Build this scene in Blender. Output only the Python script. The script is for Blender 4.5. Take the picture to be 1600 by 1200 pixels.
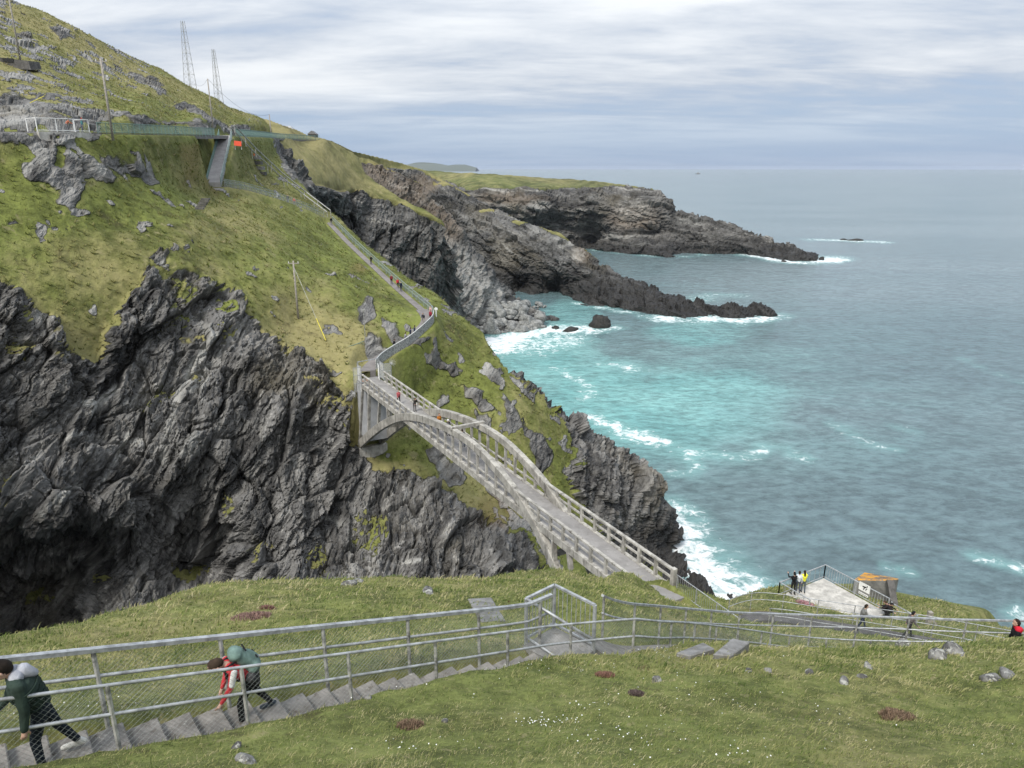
import bpy, math, random
import numpy as np
from mathutils import Vector, Matrix
random.seed(7); np.random.seed(7)
scene = bpy.context.scene
for o in list(bpy.data.objects): bpy.data.objects.remove(o)
COL = scene.collection

# ------------------------------------------------------------------ camera
EYE = 71.0                      # metres above the sea
FPX = 1110.0                    # focal length for a 1600 px wide frame
PITCH = math.atan((600 - 262.5) / FPX)
cam_d = bpy.data.cameras.new('camera'); cam = bpy.data.objects.new('camera', cam_d); COL.objects.link(cam)
cam_d.sensor_fit = 'HORIZONTAL'; cam_d.sensor_width = 36.0; cam_d.lens = 36.0 * FPX / 1600
cam_d.clip_start = 0.1; cam_d.clip_end = 120000
cam.location = (0, 0, EYE); cam.rotation_euler = (math.pi / 2 - PITCH, 0, 0)
scene.camera = cam
scene.render.resolution_x, scene.render.resolution_y = 1024, 768

# ------------------------------------------------------------------ node helper
class NT:
    def __init__(s, tree): s.t = tree; s.t.nodes.clear()
    def n(s, typ, ins=None, **kw):
        nd = s.t.nodes.new(typ)
        for k, v in kw.items(): setattr(nd, k, v)
        for k, v in (ins or {}).items(): s.set(nd.inputs[k], v)
        return nd
    def set(s, sock, v):
        if hasattr(v, 'is_output'): s.t.links.new(v, sock)
        elif hasattr(v, 'outputs'): s.t.links.new(v.outputs[0], sock)
        else:
            if sock.type == 'RGBA' and not isinstance(v, (int, float)) and len(v) == 3: v = (*v, 1)
            sock.default_value = v
    def m(s, op, a, b=0.0, c=None, clamp=False):
        nd = s.n('ShaderNodeMath', {0: a, 1: b}, operation=op, use_clamp=clamp)
        if c is not None: s.set(nd.inputs[2], c)
        return nd.outputs[0]
    def v(s, op, a, b=(0, 0, 0)):
        return s.n('ShaderNodeVectorMath', {0: a, 1: b}, operation=op).outputs[0]
    def mix(s, f, a, b, blend='MIX'):
        nd = s.n('ShaderNodeMix', data_type='RGBA', blend_type=blend)
        s.set(nd.inputs[0], f); s.set(nd.inputs[6], a); s.set(nd.inputs[7], b)
        return nd.outputs[2]
    def noise(s, vec, scale, detail=5, rough=.6, dist=0.0, out=0):
        return s.n('ShaderNodeTexNoise', {'Vector': vec, 'Scale': scale, 'Detail': detail, 'Roughness': rough, 'Distortion': dist}).outputs[out]
    def ramp(s, f, *stops):
        nd = s.n('ShaderNodeValToRGB', {0: f}); e = nd.color_ramp.elements
        while len(e) < len(stops): e.new(.5)
        for el, (p, c) in zip(e, stops):
            el.position = p; el.color = (c, c, c, 1) if isinstance(c, (int, float)) else (*c, 1)
        return nd.outputs[0]
    def sstep(s, f, a, b, lo=0.0, hi=1.0):
        nd = s.n('ShaderNodeMapRange', {0: f, 1: a, 2: b, 3: lo, 4: hi}, interpolation_type='SMOOTHSTEP')
        return nd.outputs[0]
    def attr(s, name, out=2): return s.n('ShaderNodeAttribute', attribute_name=name).outputs[out]

# ------------------------------------------------------------------ world: veiled blue sky under layered cloud
SUN_EL, SUN_AZ = 52.0, -150.0     # azimuth clockwise from +Y; the sun stands behind and left of the camera
world = bpy.data.worlds.new('World'); scene.world = world; world.use_nodes = True
w = NT(world.node_tree)
gen = w.n('ShaderNodeTexCoord').outputs['Generated']
sep = w.n('ShaderNodeSeparateXYZ', {0: gen}); dz = w.m('MAXIMUM', sep.outputs[2], 0.0)
den = w.m('ADD', dz, 0.085)
pl = w.n('ShaderNodeCombineXYZ', {0: w.m('DIVIDE', sep.outputs[0], den), 1: w.m('DIVIDE', sep.outputs[1], den), 2: 0.0}).outputs[0]
sky = w.n('ShaderNodeTexSky', sky_type='NISHITA', sun_disc=False)
sky.sun_elevation = math.radians(SUN_EL); sky.sun_rotation = math.radians(SUN_AZ)
sky.air_density = 1.2; sky.dust_density = 1.5; sky.ozone_density = 1.5; sky.altitude = 70
pls = w.v('MULTIPLY', pl, (0.5, 1.0, 1.0))
n1 = w.noise(pls, 0.36, 7, .56, .35)
n2 = w.noise(w.v('ADD', pls, (31, 7, 3)), 1.5, 7, .62, .3)
n3 = w.noise(w.v('ADD', pls, (3, 71, 9)), 0.2, 3, .5, .3)
dens = w.m('ADD', w.m('MULTIPLY', n1, .66), w.m('ADD', w.m('MULTIPLY', n2, .22), w.m('MULTIPLY', n3, .12)))
cover = w.sstep(dens, .36, .50)
low = w.sstep(dz, 0.02, 0.11)              # the deck thins out towards the horizon
cover = w.m('MULTIPLY', cover, w.m('ADD', .18, w.m('MULTIPLY', low, .82)))
bright = w.sstep(dens, .43, .59)
cl = w.mix(bright, (5.1, 5.8, 6.9), (9.2, 9.5, 9.8))
cl = w.mix(1.0, cl, w.n('ShaderNodeCombineColor', {0: w.m('ADD', .88, w.m('MULTIPLY', dz, .9)), 1: w.m('ADD', .88, w.m('MULTIPLY', dz, .9)), 2: w.m('ADD', .88, w.m('MULTIPLY', dz, .9))}).outputs[0], 'MULTIPLY')
clear = w.mix(.62, w.mix(1.0, sky.outputs[0], (.62, .72, .86), 'MULTIPLY'), (4.7, 6.2, 8.9))
skyc = w.mix(cover, clear, cl)
bg = w.n('ShaderNodeBackground', {0: skyc, 1: 0.056})
w.n('ShaderNodeOutputWorld', {0: bg})

sun_d = bpy.data.lights.new('sun', 'SUN'); sun = bpy.data.objects.new('sun', sun_d); COL.objects.link(sun)
sun_d.energy = 2.0; sun_d.angle = math.radians(18); sun_d.color = (1.0, .955, .89)
_az, _el = math.radians(SUN_AZ), math.radians(SUN_EL)
sd = Vector((math.sin(_az) * math.cos(_el), math.cos(_az) * math.cos(_el), math.sin(_el)))
sun.rotation_euler = (-sd).to_track_quat('-Z', 'Y').to_euler()
vs = scene.view_settings; vs.view_transform = 'Standard'; vs.look = 'None'; vs.exposure = 0.90; vs.gamma = 1.0; vs.use_curve_mapping = False
scene.cycles.max_bounces = 5; scene.cycles.diffuse_bounces = 3; scene.cycles.glossy_bounces = 2
scene.cycles.volume_bounces = 0; scene.cycles.transparent_max_bounces = 6; scene.cycles.use_denoising = True

# ------------------------------------------------------------------ survey: bearings taken at the viewpoint
CP, SP = math.cos(PITCH), math.sin(PITCH)
def rays(x, y):
    u = (np.asarray(x, float) - 800) / FPX; v = (np.asarray(y, float) - 600) / FPX
    return np.stack([u, CP - v * SP, -(SP + v * CP)], -1)
def W(x, y, D): return rays(x, y) * np.asarray(D, float)[..., None] + np.array([0, 0, EYE])
def Wz(x, y, z):
    r = rays(x, y); return r * ((z - EYE) / r[..., 2])[..., None] + np.array([0, 0, EYE])
def proj(P):
    P = np.asarray(P, float); q = P - np.array([0, 0, EYE])
    D = q[..., 1] * CP - q[..., 2] * SP; v = (-q[..., 2] * CP - q[..., 1] * SP) / D
    return 800 + FPX * q[..., 0] / D, 600 + FPX * v, D

# ------------------------------------------------------------------ noise
def _hash(ix, iy, iz, seed):
    h = (ix.astype(np.uint32) * np.uint32(374761393) + iy.astype(np.uint32) * np.uint32(668265263) + iz.astype(np.uint32) * np.uint32(2147483647) + np.uint32((seed * 974711 + 1013) & 0xffffffff))
    h = (h ^ (h >> np.uint32(13))) * np.uint32(1274126177)
    h = (h ^ (h >> np.uint32(16))) * np.uint32(2246822519)
    return h ^ (h >> np.uint32(15))
def hash01(i, seed=0):
    i = np.asarray(i).astype(np.int64).astype(np.uint32); z = np.zeros_like(i)
    return _hash(i, z, z, seed).astype(np.float64) / 4294967295.0
from concurrent.futures import ThreadPoolExecutor
POOL = ThreadPoolExecutor(4)
def chunked(fn, P, *a, size=16384):
    if len(P) <= size: return fn(P, *a)
    r = list(POOL.map(lambda i: fn(P[i:i + size], *a), range(0, len(P), size)))
    return tuple(np.concatenate(c) for c in zip(*r)) if isinstance(r[0], tuple) else np.concatenate(r)
def _perlin(P, seed=0):
    P = np.asarray(P, np.float32); I = np.floor(P).astype(np.int32); F = P - I
    U = F * F * F * (F * (F * 6 - 15) + 10); out = 0
    for dx in (0, 1):
        for dy in (0, 1):
            for dz_ in (0, 1):
                h = _hash((I[:, 0] + dx) & 31, (I[:, 1] + dy) & 31, (I[:, 2] + dz_) & 31, seed)
                gx = (h & np.uint32(1023)).astype(np.float32) * np.float32(1/511.5) - np.float32(1); gy = ((h >> np.uint32(10)) & np.uint32(1023)).astype(np.float32) * np.float32(1/511.5) - np.float32(1)
                gz = ((h >> np.uint32(20)) & np.uint32(1023)).astype(np.float32) * np.float32(1/511.5) - np.float32(1)
                d = gx * (F[:, 0] - dx) + gy * (F[:, 1] - dy) + gz * (F[:, 2] - dz_)
                out = out + d * (U[:, 0] if dx else 1 - U[:, 0]) * (U[:, 1] if dy else 1 - U[:, 1]) * (U[:, 2] if dz_ else 1 - U[:, 2])
    return out
_ii = np.arange(128 ** 3, dtype=np.int32)
NTAB = chunked(_perlin, np.stack([_ii >> 14, (_ii >> 7) & 127, _ii & 127], 1).astype(np.float32) * np.float32(.25), 5).astype(np.float32)
def perlin(P, seed=0):
    """gradient noise read from a tabulated block, shifted by the seed"""
    q = P * np.float32(4) + np.array([(seed * 37.7) % 128, (seed * 53.3) % 128, (seed * 91.9) % 128], np.float32)
    I = np.floor(q).astype(np.int32); F = q - I; fx, fy, fz = F[:, 0], F[:, 1], F[:, 2]
    x0 = (I[:, 0] & 127) << 14; x1 = ((I[:, 0] + 1) & 127) << 14; y0 = (I[:, 1] & 127) << 7; y1 = ((I[:, 1] + 1) & 127) << 7; z0 = I[:, 2] & 127; z1 = (I[:, 2] + 1) & 127
    def lz(b): a = NTAB[b + z0]; return a + (NTAB[b + z1] - a) * fz
    a = lz(x0 + y0); a += (lz(x0 + y1) - a) * fy; b = lz(x1 + y0); b += (lz(x1 + y1) - b) * fy
    return a + (b - a) * fx
def fbm(P, o=4, seed=0, g=.5): return chunked(_fbm, np.asarray(P, np.float32), o, seed, g)
def _fbm(P, o, seed, g):
    a, s, r = 1.0, 0.0, 0
    P = np.array(P, np.float32)
    for k in range(o):
        r = r + a * perlin(P, seed + k); s += a; a *= g; P = P * 2.03 + 7.7
    return r / s * 1.6
def ridged(P, o=4, seed=0, g=.5): return chunked(_ridged, np.asarray(P, np.float32), o, seed, g)
def _ridged(P, o, seed, g):
    a, s, r = 1.0, 0.0, 0
    P = np.array(P, np.float32)
    for k in range(o):
        r = r + a * (1 - 2 * np.abs(perlin(P, seed + k))); s += a; a *= g; P = P * 2.07 + 3.1
    return r / s
def voronoi(P, seed=0): return chunked(_voronoi, np.asarray(P, np.float32), seed)
def _voronoi(P, seed):
    P = np.asarray(P, np.float32); I = np.floor(P).astype(np.int32); F = P - I
    f1 = np.full(len(P), 9.0, np.float32); f2 = f1.copy(); cid = np.zeros(len(P), np.float32); tl = np.zeros(len(P), np.float32)
    for dx in (-1, 0, 1):
        for dy in (-1, 0, 1):
            for dz_ in (-1, 0, 1):
                h = _hash(I[:, 0] + dx, I[:, 1] + dy, I[:, 2] + dz_, seed)
                k_ = np.float32(1/1023); px = (h & np.uint32(1023)).astype(np.float32) * k_; py = ((h >> np.uint32(10)) & np.uint32(1023)).astype(np.float32) * k_; pz = ((h >> np.uint32(20)) & np.uint32(1023)).astype(np.float32) * k_
                ox = dx + px - F[:, 0]; oy = dy + py - F[:, 1]; oz = dz_ + pz - F[:, 2]; d = ox * ox + oy * oy + oz * oz
                c = d < f1
                f2 = np.where(c, f1, np.minimum(f2, d)); cid = np.where(c, (h % np.uint32(9973)) / 9973.0, cid); f1 = np.where(c, d, f1)
                tl = np.where(c, ox * (py - .5) + oy * (pz - .5) + oz * (px - .5), tl)
    return np.sqrt(f1), np.sqrt(f2), cid, tl
def ss(a, b, x):
    t = np.clip((x - a) / (b - a), 0, 1); return t * t * (3 - 2 * t)

# ------------------------------------------------------------------ 2-D geometry tools
def inpoly(x, y, poly):
    poly = np.asarray(poly, float); c = np.zeros(x.shape, bool); j = len(poly) - 1
    for i in range(len(poly)):
        xi, yi = poly[i]; xj, yj = poly[j]
        if yi != yj:
            c ^= ((yi > y) != (yj > y)) & (x < (xj - xi) * (y - yi) / (yj - yi) + xi)
        j = i
    return c
def polydist(x, y, line):
    return chunked(lambda q: _polydist(q[:, 0], q[:, 1], line), np.c_[x, y])
def _polydist(x, y, line):
    """distance to a polyline, nearest point and running parameter"""
    best = np.full(x.shape, 1e18); bx = np.zeros_like(best); by = np.zeros_like(best); bt = np.zeros_like(best)
    for i in range(len(line) - 1):
        x0, y0 = line[i][:2]; x1, y1 = line[i + 1][:2]; L = (x1 - x0) ** 2 + (y1 - y0) ** 2 + 1e-12
        t = np.clip(((x - x0) * (x1 - x0) + (y - y0) * (y1 - y0)) / L, 0, 1)
        qx = x0 + t * (x1 - x0); qy = y0 + t * (y1 - y0); d = (x - qx) ** 2 + (y - qy) ** 2
        m = d < best
        best = np.where(m, d, best); bx = np.where(m, qx, bx); by = np.where(m, qy, by); bt = np.where(m, i + t, bt)
    return np.sqrt(best), bx, by, bt
def tps(ctrl, vals, q, smooth=1e-3):
    C = np.asarray(ctrl, float); q = np.asarray(q, float); n = len(C)
    def U(r2): return r2 * np.log(r2 + 1e-9)
    K = U(((C[:, None] - C[None]) ** 2).sum(-1)) + np.eye(n) * smooth
    Pm = np.c_[np.ones(n), C]; A = np.zeros((n + 3, n + 3)); A[:n, :n] = K; A[:n, n:] = Pm; A[n:, :n] = Pm.T
    sol = np.linalg.solve(A, np.r_[vals, 0, 0, 0])
    return chunked(lambda b: U((b[:, :1] - C[:, 0]) ** 2 + (b[:, 1:] - C[:, 1]) ** 2) @ sol[:n] + sol[n] + b @ sol[n + 1:], q, size=4096)

# ------------------------------------------------------------------ object helpers
def tag(o, label=None, cat=None, group=None, kind=None):
    if label: o['label'] = label
    if cat: o['category'] = cat
    if group: o['group'] = group
    if kind: o['kind'] = kind
    return o
def np_mesh(name, V, F, mats, attrs=None, smooth=False, mi=None):
    me = bpy.data.meshes.new(name); V = np.asarray(V, np.float32); F = np.asarray(F, np.int32); k = F.shape[1]
    me.vertices.add(len(V)); me.vertices.foreach_set('co', V.ravel())
    me.loops.add(F.size); me.loops.foreach_set('vertex_index', F.ravel())
    me.polygons.add(len(F)); me.polygons.foreach_set('loop_start', np.arange(0, F.size, k, dtype=np.int32))
    if smooth is not False: me.polygons.foreach_set('use_smooth', np.ones(len(F), bool) if smooth is True else smooth)
    for m in (mats if isinstance(mats, (list, tuple)) else [mats]): me.materials.append(m)
    if mi is not None: me.polygons.foreach_set('material_index', np.asarray(mi, np.int32))
    me.update(calc_edges=True)
    for a, val in (attrs or {}).items():
        if np.ndim(val) == 2:
            at = me.attributes.new(a, 'FLOAT_COLOR', 'POINT'); at.data.foreach_set('color', np.c_[val, np.ones(len(val))].astype(np.float32).ravel())
        else:
            at = me.attributes.new(a, 'FLOAT', 'POINT'); at.data.foreach_set('value', np.asarray(val, np.float32))
    return me
def link(name, me, parent=None):
    o = bpy.data.objects.new(name, me); COL.objects.link(o)
    if parent is not None: o.parent = parent
    return o
def empty(name, loc=(0, 0, 0), rz=0.0):
    o = bpy.data.objects.new(name, None); COL.objects.link(o); o.location = tuple(loc); o.rotation_euler = (0, 0, rz); o.empty_display_size = .3
    bpy.context.view_layer.update() if False else None
    return o
class MB:
    """collects boxes, beams and tubes; build() links them as one mesh, in world coordinates minus the parent's place"""
    def __init__(s): s.v = []; s.f = []
    def add(s, V, F):
        b = len(s.v); s.v += [tuple(map(float, p)) for p in V]; s.f += [tuple(i + b for i in f) for f in F]; return s
    def beam(s, a, b, wd, ht, up=(0, 0, 1), taper=1.0):
        a, b = Vector(a), Vector(b); d = (b - a).normalized(); up = Vector(up)
        x = d.cross(up)
        if x.length < 1e-4: x = d.cross(Vector((1, 0, 0)))
        x.normalize(); u = x.cross(d).normalized(); V = []
        for p, k in ((a, 1.0), (b, taper)):
            for sx, su in ((-1, -1), (1, -1), (1, 1), (-1, 1)): V.append(p + x * (sx * wd / 2 * k) + u * (su * ht / 2 * k))
        return s.add(V, [(0, 1, 2, 3), (7, 6, 5, 4), (0, 4, 5, 1), (1, 5, 6, 2), (2, 6, 7, 3), (3, 7, 4, 0)])
    def tube(s, pts, r, n=6, r2=None):
        pts = [Vector(p) for p in pts]; r2 = r if r2 is None else r2; V = []; F = []; m = len(pts); pu = None
        for i, p in enumerate(pts):
            d = (pts[min(i + 1, m - 1)] - pts[max(i - 1, 0)]).normalized()
            x = d.cross(Vector((0, 0, 1)))
            if x.length < 1e-3: x = d.cross(Vector((1, 0, 0)))
            x.normalize(); u = x.cross(d); rr = r + (r2 - r) * i / max(m - 1, 1)
            V += [p + (x * math.cos(2 * math.pi * k / n) + u * math.sin(2 * math.pi * k / n)) * rr for k in range(n)]
        for i in range(m - 1):
            for k in range(n): F.append((i * n + k, i * n + (k + 1) % n, (i + 1) * n + (k + 1) % n, (i + 1) * n + k))
        F.append(tuple(range(n - 1, -1, -1))); F.append(tuple((m - 1) * n + k for k in range(n)))
        return s.add(V, F)
    def prism(s, base, h):
        """base: list of 3-D points in order, extruded by vector h"""
        n = len(base); h = Vector(h); V = [Vector(p) for p in base] + [Vector(p) + h for p in base]
        F = [tuple(range(n - 1, -1, -1)), tuple(range(n, 2 * n))] + [(i, (i + 1) % n, n + (i + 1) % n, n + i) for i in range(n)]
        return s.add(V, F)
    def build(s, name, mat, parent=None, smooth=False, bevel=0):
        me = bpy.data.meshes.new(name)
        off = parent_origin(parent)
        me.from_pydata([tuple(Vector(p) - off) for p in s.v], [], s.f); me.materials.append(mat)
        if smooth: me.polygons.foreach_set('use_smooth', [True] * len(me.polygons))
        me.update(); o = link(name, me, parent)
        if bevel:
            b = o.modifiers.new('bevel', 'BEVEL'); b.width = bevel; b.segments = 1; b.limit_method = 'ANGLE'
        return o
def parent_origin(p):
    v = Vector((0, 0, 0))
    while p is not None: v += p.location; p = p.parent
    return v
def catmull(pts, k=8):
    P = np.asarray(pts, float); P = np.vstack([2 * P[0] - P[1], P, 2 * P[-1] - P[-2]]); out = []
    for i in range(1, len(P) - 2):
        for t in np.linspace(0, 1, k, endpoint=False):
            a, b, c, d = P[i - 1], P[i], P[i + 1], P[i + 2]
            out.append(.5 * (2 * b + (c - a) * t + (2 * a - 5 * b + 4 * c - d) * t * t + (3 * b - a - 3 * c + d) * t ** 3))
    out.append(P[-2]); return np.array(out)
def resample(P, step):
    P = np.asarray(P, float); L = np.r_[0, np.cumsum(np.linalg.norm(np.diff(P, axis=0), axis=1))]
    n = max(int(round(L[-1] / step)), 1); t = np.linspace(0, L[-1], n + 1)
    return np.stack([np.interp(t, L, P[:, i]) for i in range(P.shape[1])], 1)
# ------------------------------------------------------------------ materials
def new_mat(name):
    m = bpy.data.materials.new(name); m.use_nodes = True; return m, NT(m.node_tree)
def finish(t, col, rough=.8, bump=None, spec=.3, **kw):
    ins = {'Base Color': col, 'Roughness': rough, 'Specular IOR Level': spec}
    ins.update(kw)
    b = t.n('ShaderNodeBsdfPrincipled', ins)
    if bump is not None: t.set(b.inputs['Normal'], bump)
    t.n('ShaderNodeOutputMaterial', {0: b})
def bumpn(t, h, strength=.5, dist=.1): return t.n('ShaderNodeBump', {'Strength': strength, 'Distance': dist, 'Height': h}).outputs[0]

def terrain_mat(name, s, rock_dark=(.026, .0255, .0255), rock_light=(.245, .238, .225), bed=(.8, .1, -.6), green=(.125, .142, .036)):
    """turf and rock; s = size in metres of the finest colour change"""
    m, t = new_mat(name); P = t.n('ShaderNodeNewGeometry').outputs['Position']
    rock = t.attr('rock'); dry = t.attr('dry'); pale = t.attr('pale'); wet = t.attr('wet'); brown = t.attr('brown')
    nff = t.noise(P, 1.3 / s, 5, .75); nf = t.noise(P, .35 / s, 6, .7); nm = t.noise(P, .10 / s, 5, .62); nl = t.noise(P, .022 / s, 4, .55)
    # rock: bedding streaks along the dip, blotches, lichen
    b = Vector(bed).normalized(); a1 = b.cross(Vector((0, 1, 0))).normalized(); a2 = b.cross(a1)
    dots = [t.n('ShaderNodeVectorMath', {0: P, 1: tuple(q)}, operation='DOT_PRODUCT').outputs['Value'] for q in (b, a1, a2)]
    wv = t.m('ADD', dots[0], t.m('MULTIPLY', t.m('SUBTRACT', nl, .5), 22 * s))
    Q = t.n('ShaderNodeCombineXYZ', {0: wv, 1: t.m('MULTIPLY', dots[1], .16), 2: t.m('MULTIPLY', dots[2], .16)}).outputs[0]
    st = t.noise(Q, .42 / s, 6, .68)
    st2 = t.noise(Q, 1.3 / s, 4, .7)
    Q2 = t.n('ShaderNodeCombineXYZ', {0: wv, 1: t.m('MULTIPLY', dots[1], .045), 2: t.m('MULTIPLY', dots[2], .06)}).outputs[0]
    st3 = t.noise(Q2, .55 / s, 5, .6)
    k = t.m('ADD', t.m('MULTIPLY', st, .36), t.m('ADD', t.m('MULTIPLY', nf, .18), t.m('ADD', t.m('MULTIPLY', nff, .22), t.m('MULTIPLY', st2, .24))))
    rc = t.mix(t.sstep(k, .40, .63), rock_dark, rock_light)
    rc = t.mix(t.m('MULTIPLY', t.sstep(nm, .5, .68), .5), rc, tuple(c * .8 + .06 for c in rock_light))
    rc = t.mix(t.m('MULTIPLY', t.sstep(t.m('ADD', st2, t.m('MULTIPLY', t.m('SUBTRACT', nff, .5), .5)), .58, .70), t.m('MULTIPLY', t.sstep(nl, .38, .6), .8)), rc, (.36, .35, .325))     # quartz and lichen streaks
    rc = t.mix(t.m('MULTIPLY', t.sstep(t.noise(P, .06 / s, 4, .6), .52, .70), .36), rc, (.16, .135, .085))   # ochre staining
    rc = t.mix(t.m('MULTIPLY', t.sstep(st3, .57, .68), t.m('MULTIPLY', t.sstep(nm, .38, .58), .75)), rc, (.34, .33, .305))
    rc = t.mix(t.m('MULTIPLY', t.sstep(st3, .44, .34), .6), rc, tuple(c * .8 for c in rock_dark))
    rc = t.mix(t.m('MULTIPLY', brown, t.sstep(t.m('ADD', nm, nf), .75, 1.15, .35, 1)), rc, (.26, .185, .115))
    rc = t.mix(t.m('MULTIPLY', pale, t.sstep(t.m('ADD', t.m('MULTIPLY', st, .6), t.m('MULTIPLY', nf, .4)), .38, .6, .25, 1)), rc, (.40, .395, .37))
    rc = t.mix(t.m('MULTIPLY', wet, .86), rc, t.mix(nf, (.012, .012, .013), (.035, .033, .030)))  # near-black for wet rock and for the painted gorge shade
    # turf
    gk = t.m('ADD', t.m('MULTIPLY', nf, .35), t.m('ADD', t.m('MULTIPLY', nff, .3), t.m('MULTIPLY', nm, .35)))
    gc = t.mix(t.sstep(gk, .38, .62), tuple(c * .55 for c in green), tuple(c * 1.5 for c in green))
    dk = t.m('ADD', t.m('ADD', dry, t.m('MULTIPLY', t.m('SUBTRACT', nl, .5), 1.4)), t.m('MULTIPLY', t.m('SUBTRACT', nf, .5), 1.1))
    gc = t.mix(t.sstep(dk, .15, .8, 0, .92), gc, t.mix(t.m('ADD', t.m('MULTIPLY', nf, .5), t.m('MULTIPLY', nff, .5)), (.13, .118, .040), (.37, .325, .16)))
    gc = t.mix(t.m('MULTIPLY', t.sstep(t.noise(P, .5 / s, 3, .7), .60, .70), .6), gc, (.26, .23, .12))
    gc = t.mix(t.m('MULTIPLY', t.sstep(t.noise(t.v('ADD', P, (17, 5, 2)), .22 / s, 4, .7), .58, .70), .55), gc, (.055, .043, .022))
    gc = t.mix(t.m('MULTIPLY', brown, t.sstep(nm, .35, .6)), gc, (.17, .105, .05))
    edge = t.sstep(t.m('ADD', rock, t.m('ADD', t.m('MULTIPLY', t.m('SUBTRACT', nf, .5), .9), t.m('MULTIPLY', t.m('SUBTRACT', nm, .5), .5))), .38, .60)
    col = t.mix(edge, gc, rc)
    hb = t.m('ADD', t.m('ADD', t.m('MULTIPLY', nf, .6), t.m('MULTIPLY', nff, .25)), t.m('MULTIPLY', t.m('ADD', st2, st), t.m('MULTIPLY', edge, .8)))
    finish(t, col, t.m('SUBTRACT', .92, t.m('MULTIPLY', wet, .35)), bumpn(t, hb, 1.0, .6 * s), .22)
    return m
def concrete_mat(name, c=(.36, .34, .30), var=.5, s=1.0, stain=(.13, .12, .10), rough=.88):
    m, t = new_mat(name); P = t.n('ShaderNodeNewGeometry').outputs['Position']
    a = t.noise(P, 1.1 / s, 6, .65); b = t.noise(P, 9 / s, 5, .7); v = t.noise(t.v('MULTIPLY', P, (3.0, 3.0, .35)), 1.0 / s, 5, .65)
    col = t.mix(t.sstep(a, .35, .68), tuple(x * (1 - var * .5) for x in c), tuple(min(x * (1 + var * .35), .8) for x in c))
    col = t.mix(t.m('MULTIPLY', t.sstep(v, .50, .72), var * 1.3), col, stain)
    col = t.mix(t.m('MULTIPLY', t.sstep(b, .55, .75), .5), col, tuple(x * .55 for x in c))
    col = t.mix(t.m('MULTIPLY', t.sstep(t.noise(P, 3.5 / s, 4, .6), .62, .75), .5), col, (.46, .45, .41))
    finish(t, col, rough, bumpn(t, b, .5, .02 * s), .25); return m
def plain_mat(name, c, rough=.6, metal=0.0, var=.25, s=1.0, spec=.4):
    m, t = new_mat(name); P = t.n('ShaderNodeTexCoord').outputs['Object']
    a = t.noise(P, 6 / s, 5, .65); b = t.noise(P, 38 / s, 3, .6)
    col = t.mix(t.sstep(a, .3, .7), tuple(x * (1 - var) for x in c), tuple(min(1, x * (1 + var * .6)) for x in c))
    col = t.mix(t.m('MULTIPLY', t.sstep(b, .6, .75), var), col, tuple(x * .5 for x in c))
    finish(t, col, rough, bumpn(t, a, .25, .01 * s), spec, Metallic=metal); return m
def cloth_mat(name, c, rough=.85, s=1.0):
    m, t = new_mat(name); P = t.n('ShaderNodeTexCoord').outputs['Object']
    a = t.noise(P, 7 / s, 4, .6); wv = t.noise(P, 22 / s, 3, .6)
    col = t.mix(t.sstep(a, .3, .7), tuple(x * .72 for x in c), tuple(min(1, x * 1.15) for x in c))
    finish(t, col, rough, bumpn(t, t.m('ADD', a, t.m('MULTIPLY', wv, .4)), .5, .03 * s), .2); return m
M = {}
M['hill'] = terrain_mat('hillside_turf_and_rock', 1.0)
M['headland'] = terrain_mat('headland_turf_and_rock', 2.2, (.028, .028, .028), (.165, .162, .154), (.55, .2, .8), (.098, .108, .036))
M['far'] = terrain_mat('far_headland_turf_and_rock', 3.6, (.032, .031, .030), (.17, .163, .150), (.10, .1, 1), (.088, .100, .034))
M['near'] = terrain_mat('near_turf', .16, green=(.125, .142, .042))
M['bridge'] = concrete_mat('weathered_bridge_concrete', (.375, .36, .325), .7, .8, (.11, .10, .085))
M['rib'] = concrete_mat('arch_concrete', (.35, .335, .30), .7, 1.2, (.10, .095, .085))
M['deck'] = concrete_mat('deck_concrete', (.255, .245, .235), .35, 1.6, (.16, .15, .14))
M['path'] = concrete_mat('path_concrete', (.20, .185, .18), .35, 1.4, (.15, .14, .13))
M['step'] = concrete_mat('step_concrete', (.23, .215, .195), .7, .5, (.10, .085, .065))
M['ramp'] = concrete_mat('ramp_concrete', (.36, .34, .335), .3, 1.4, (.24, .23, .22))
M['tar'] = concrete_mat('dark_path_asphalt', (.105, .10, .10), .5, .8, (.06, .058, .055))
M['slab'] = concrete_mat('slab_concrete', (.24, .235, .225), .6, .5)
M['platform'] = concrete_mat('platform_concrete', (.47, .45, .41), .6, .8, (.27, .26, .23))
M['wallgrey'] = concrete_mat('pale_abutment_concrete', (.37, .38, .39), .3, 1.5, (.33, .33, .33))
M['darkstone'] = concrete_mat('dark_masonry', (.11, .105, .10), .6, .7, (.05, .048, .045))
M['stone'] = concrete_mat('field_stone', (.30, .295, .285), .8, .35, (.09, .088, .082))
M['galv'] = plain_mat('galvanised_steel', (.40, .415, .425), .5, .35, .4)
M['galvpost'] = plain_mat('weathered_galvanised_post', (.36, .36, .34), .6, .2, .7)
M['wire'] = plain_mat('mesh_wire', (.20, .225, .215), .55, .3, .2)
M['greenpaint'] = plain_mat('green_painted_steel', (.15, .235, .205), .55, .0, .25)
M['greenpale'] = plain_mat('grey_green_steel', (.27, .325, .31), .55, .1, .25)
M['wood'] = plain_mat('grey_timber_pole', (.30, .275, .24), .85, 0, .35)
M['orange'] = plain_mat('orange_red_paint', (.75, .10, .05), .6, 0, .15)
M['yellow'] = plain_mat('yellow_plastic', (.72, .62, .08), .5, 0, .15)
M['white'] = plain_mat('white_paint', (.72, .72, .70), .6, 0, .15)
M['roofgrey'] = plain_mat('slate_roof', (.16, .16, .165), .8, 0, .3)
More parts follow.
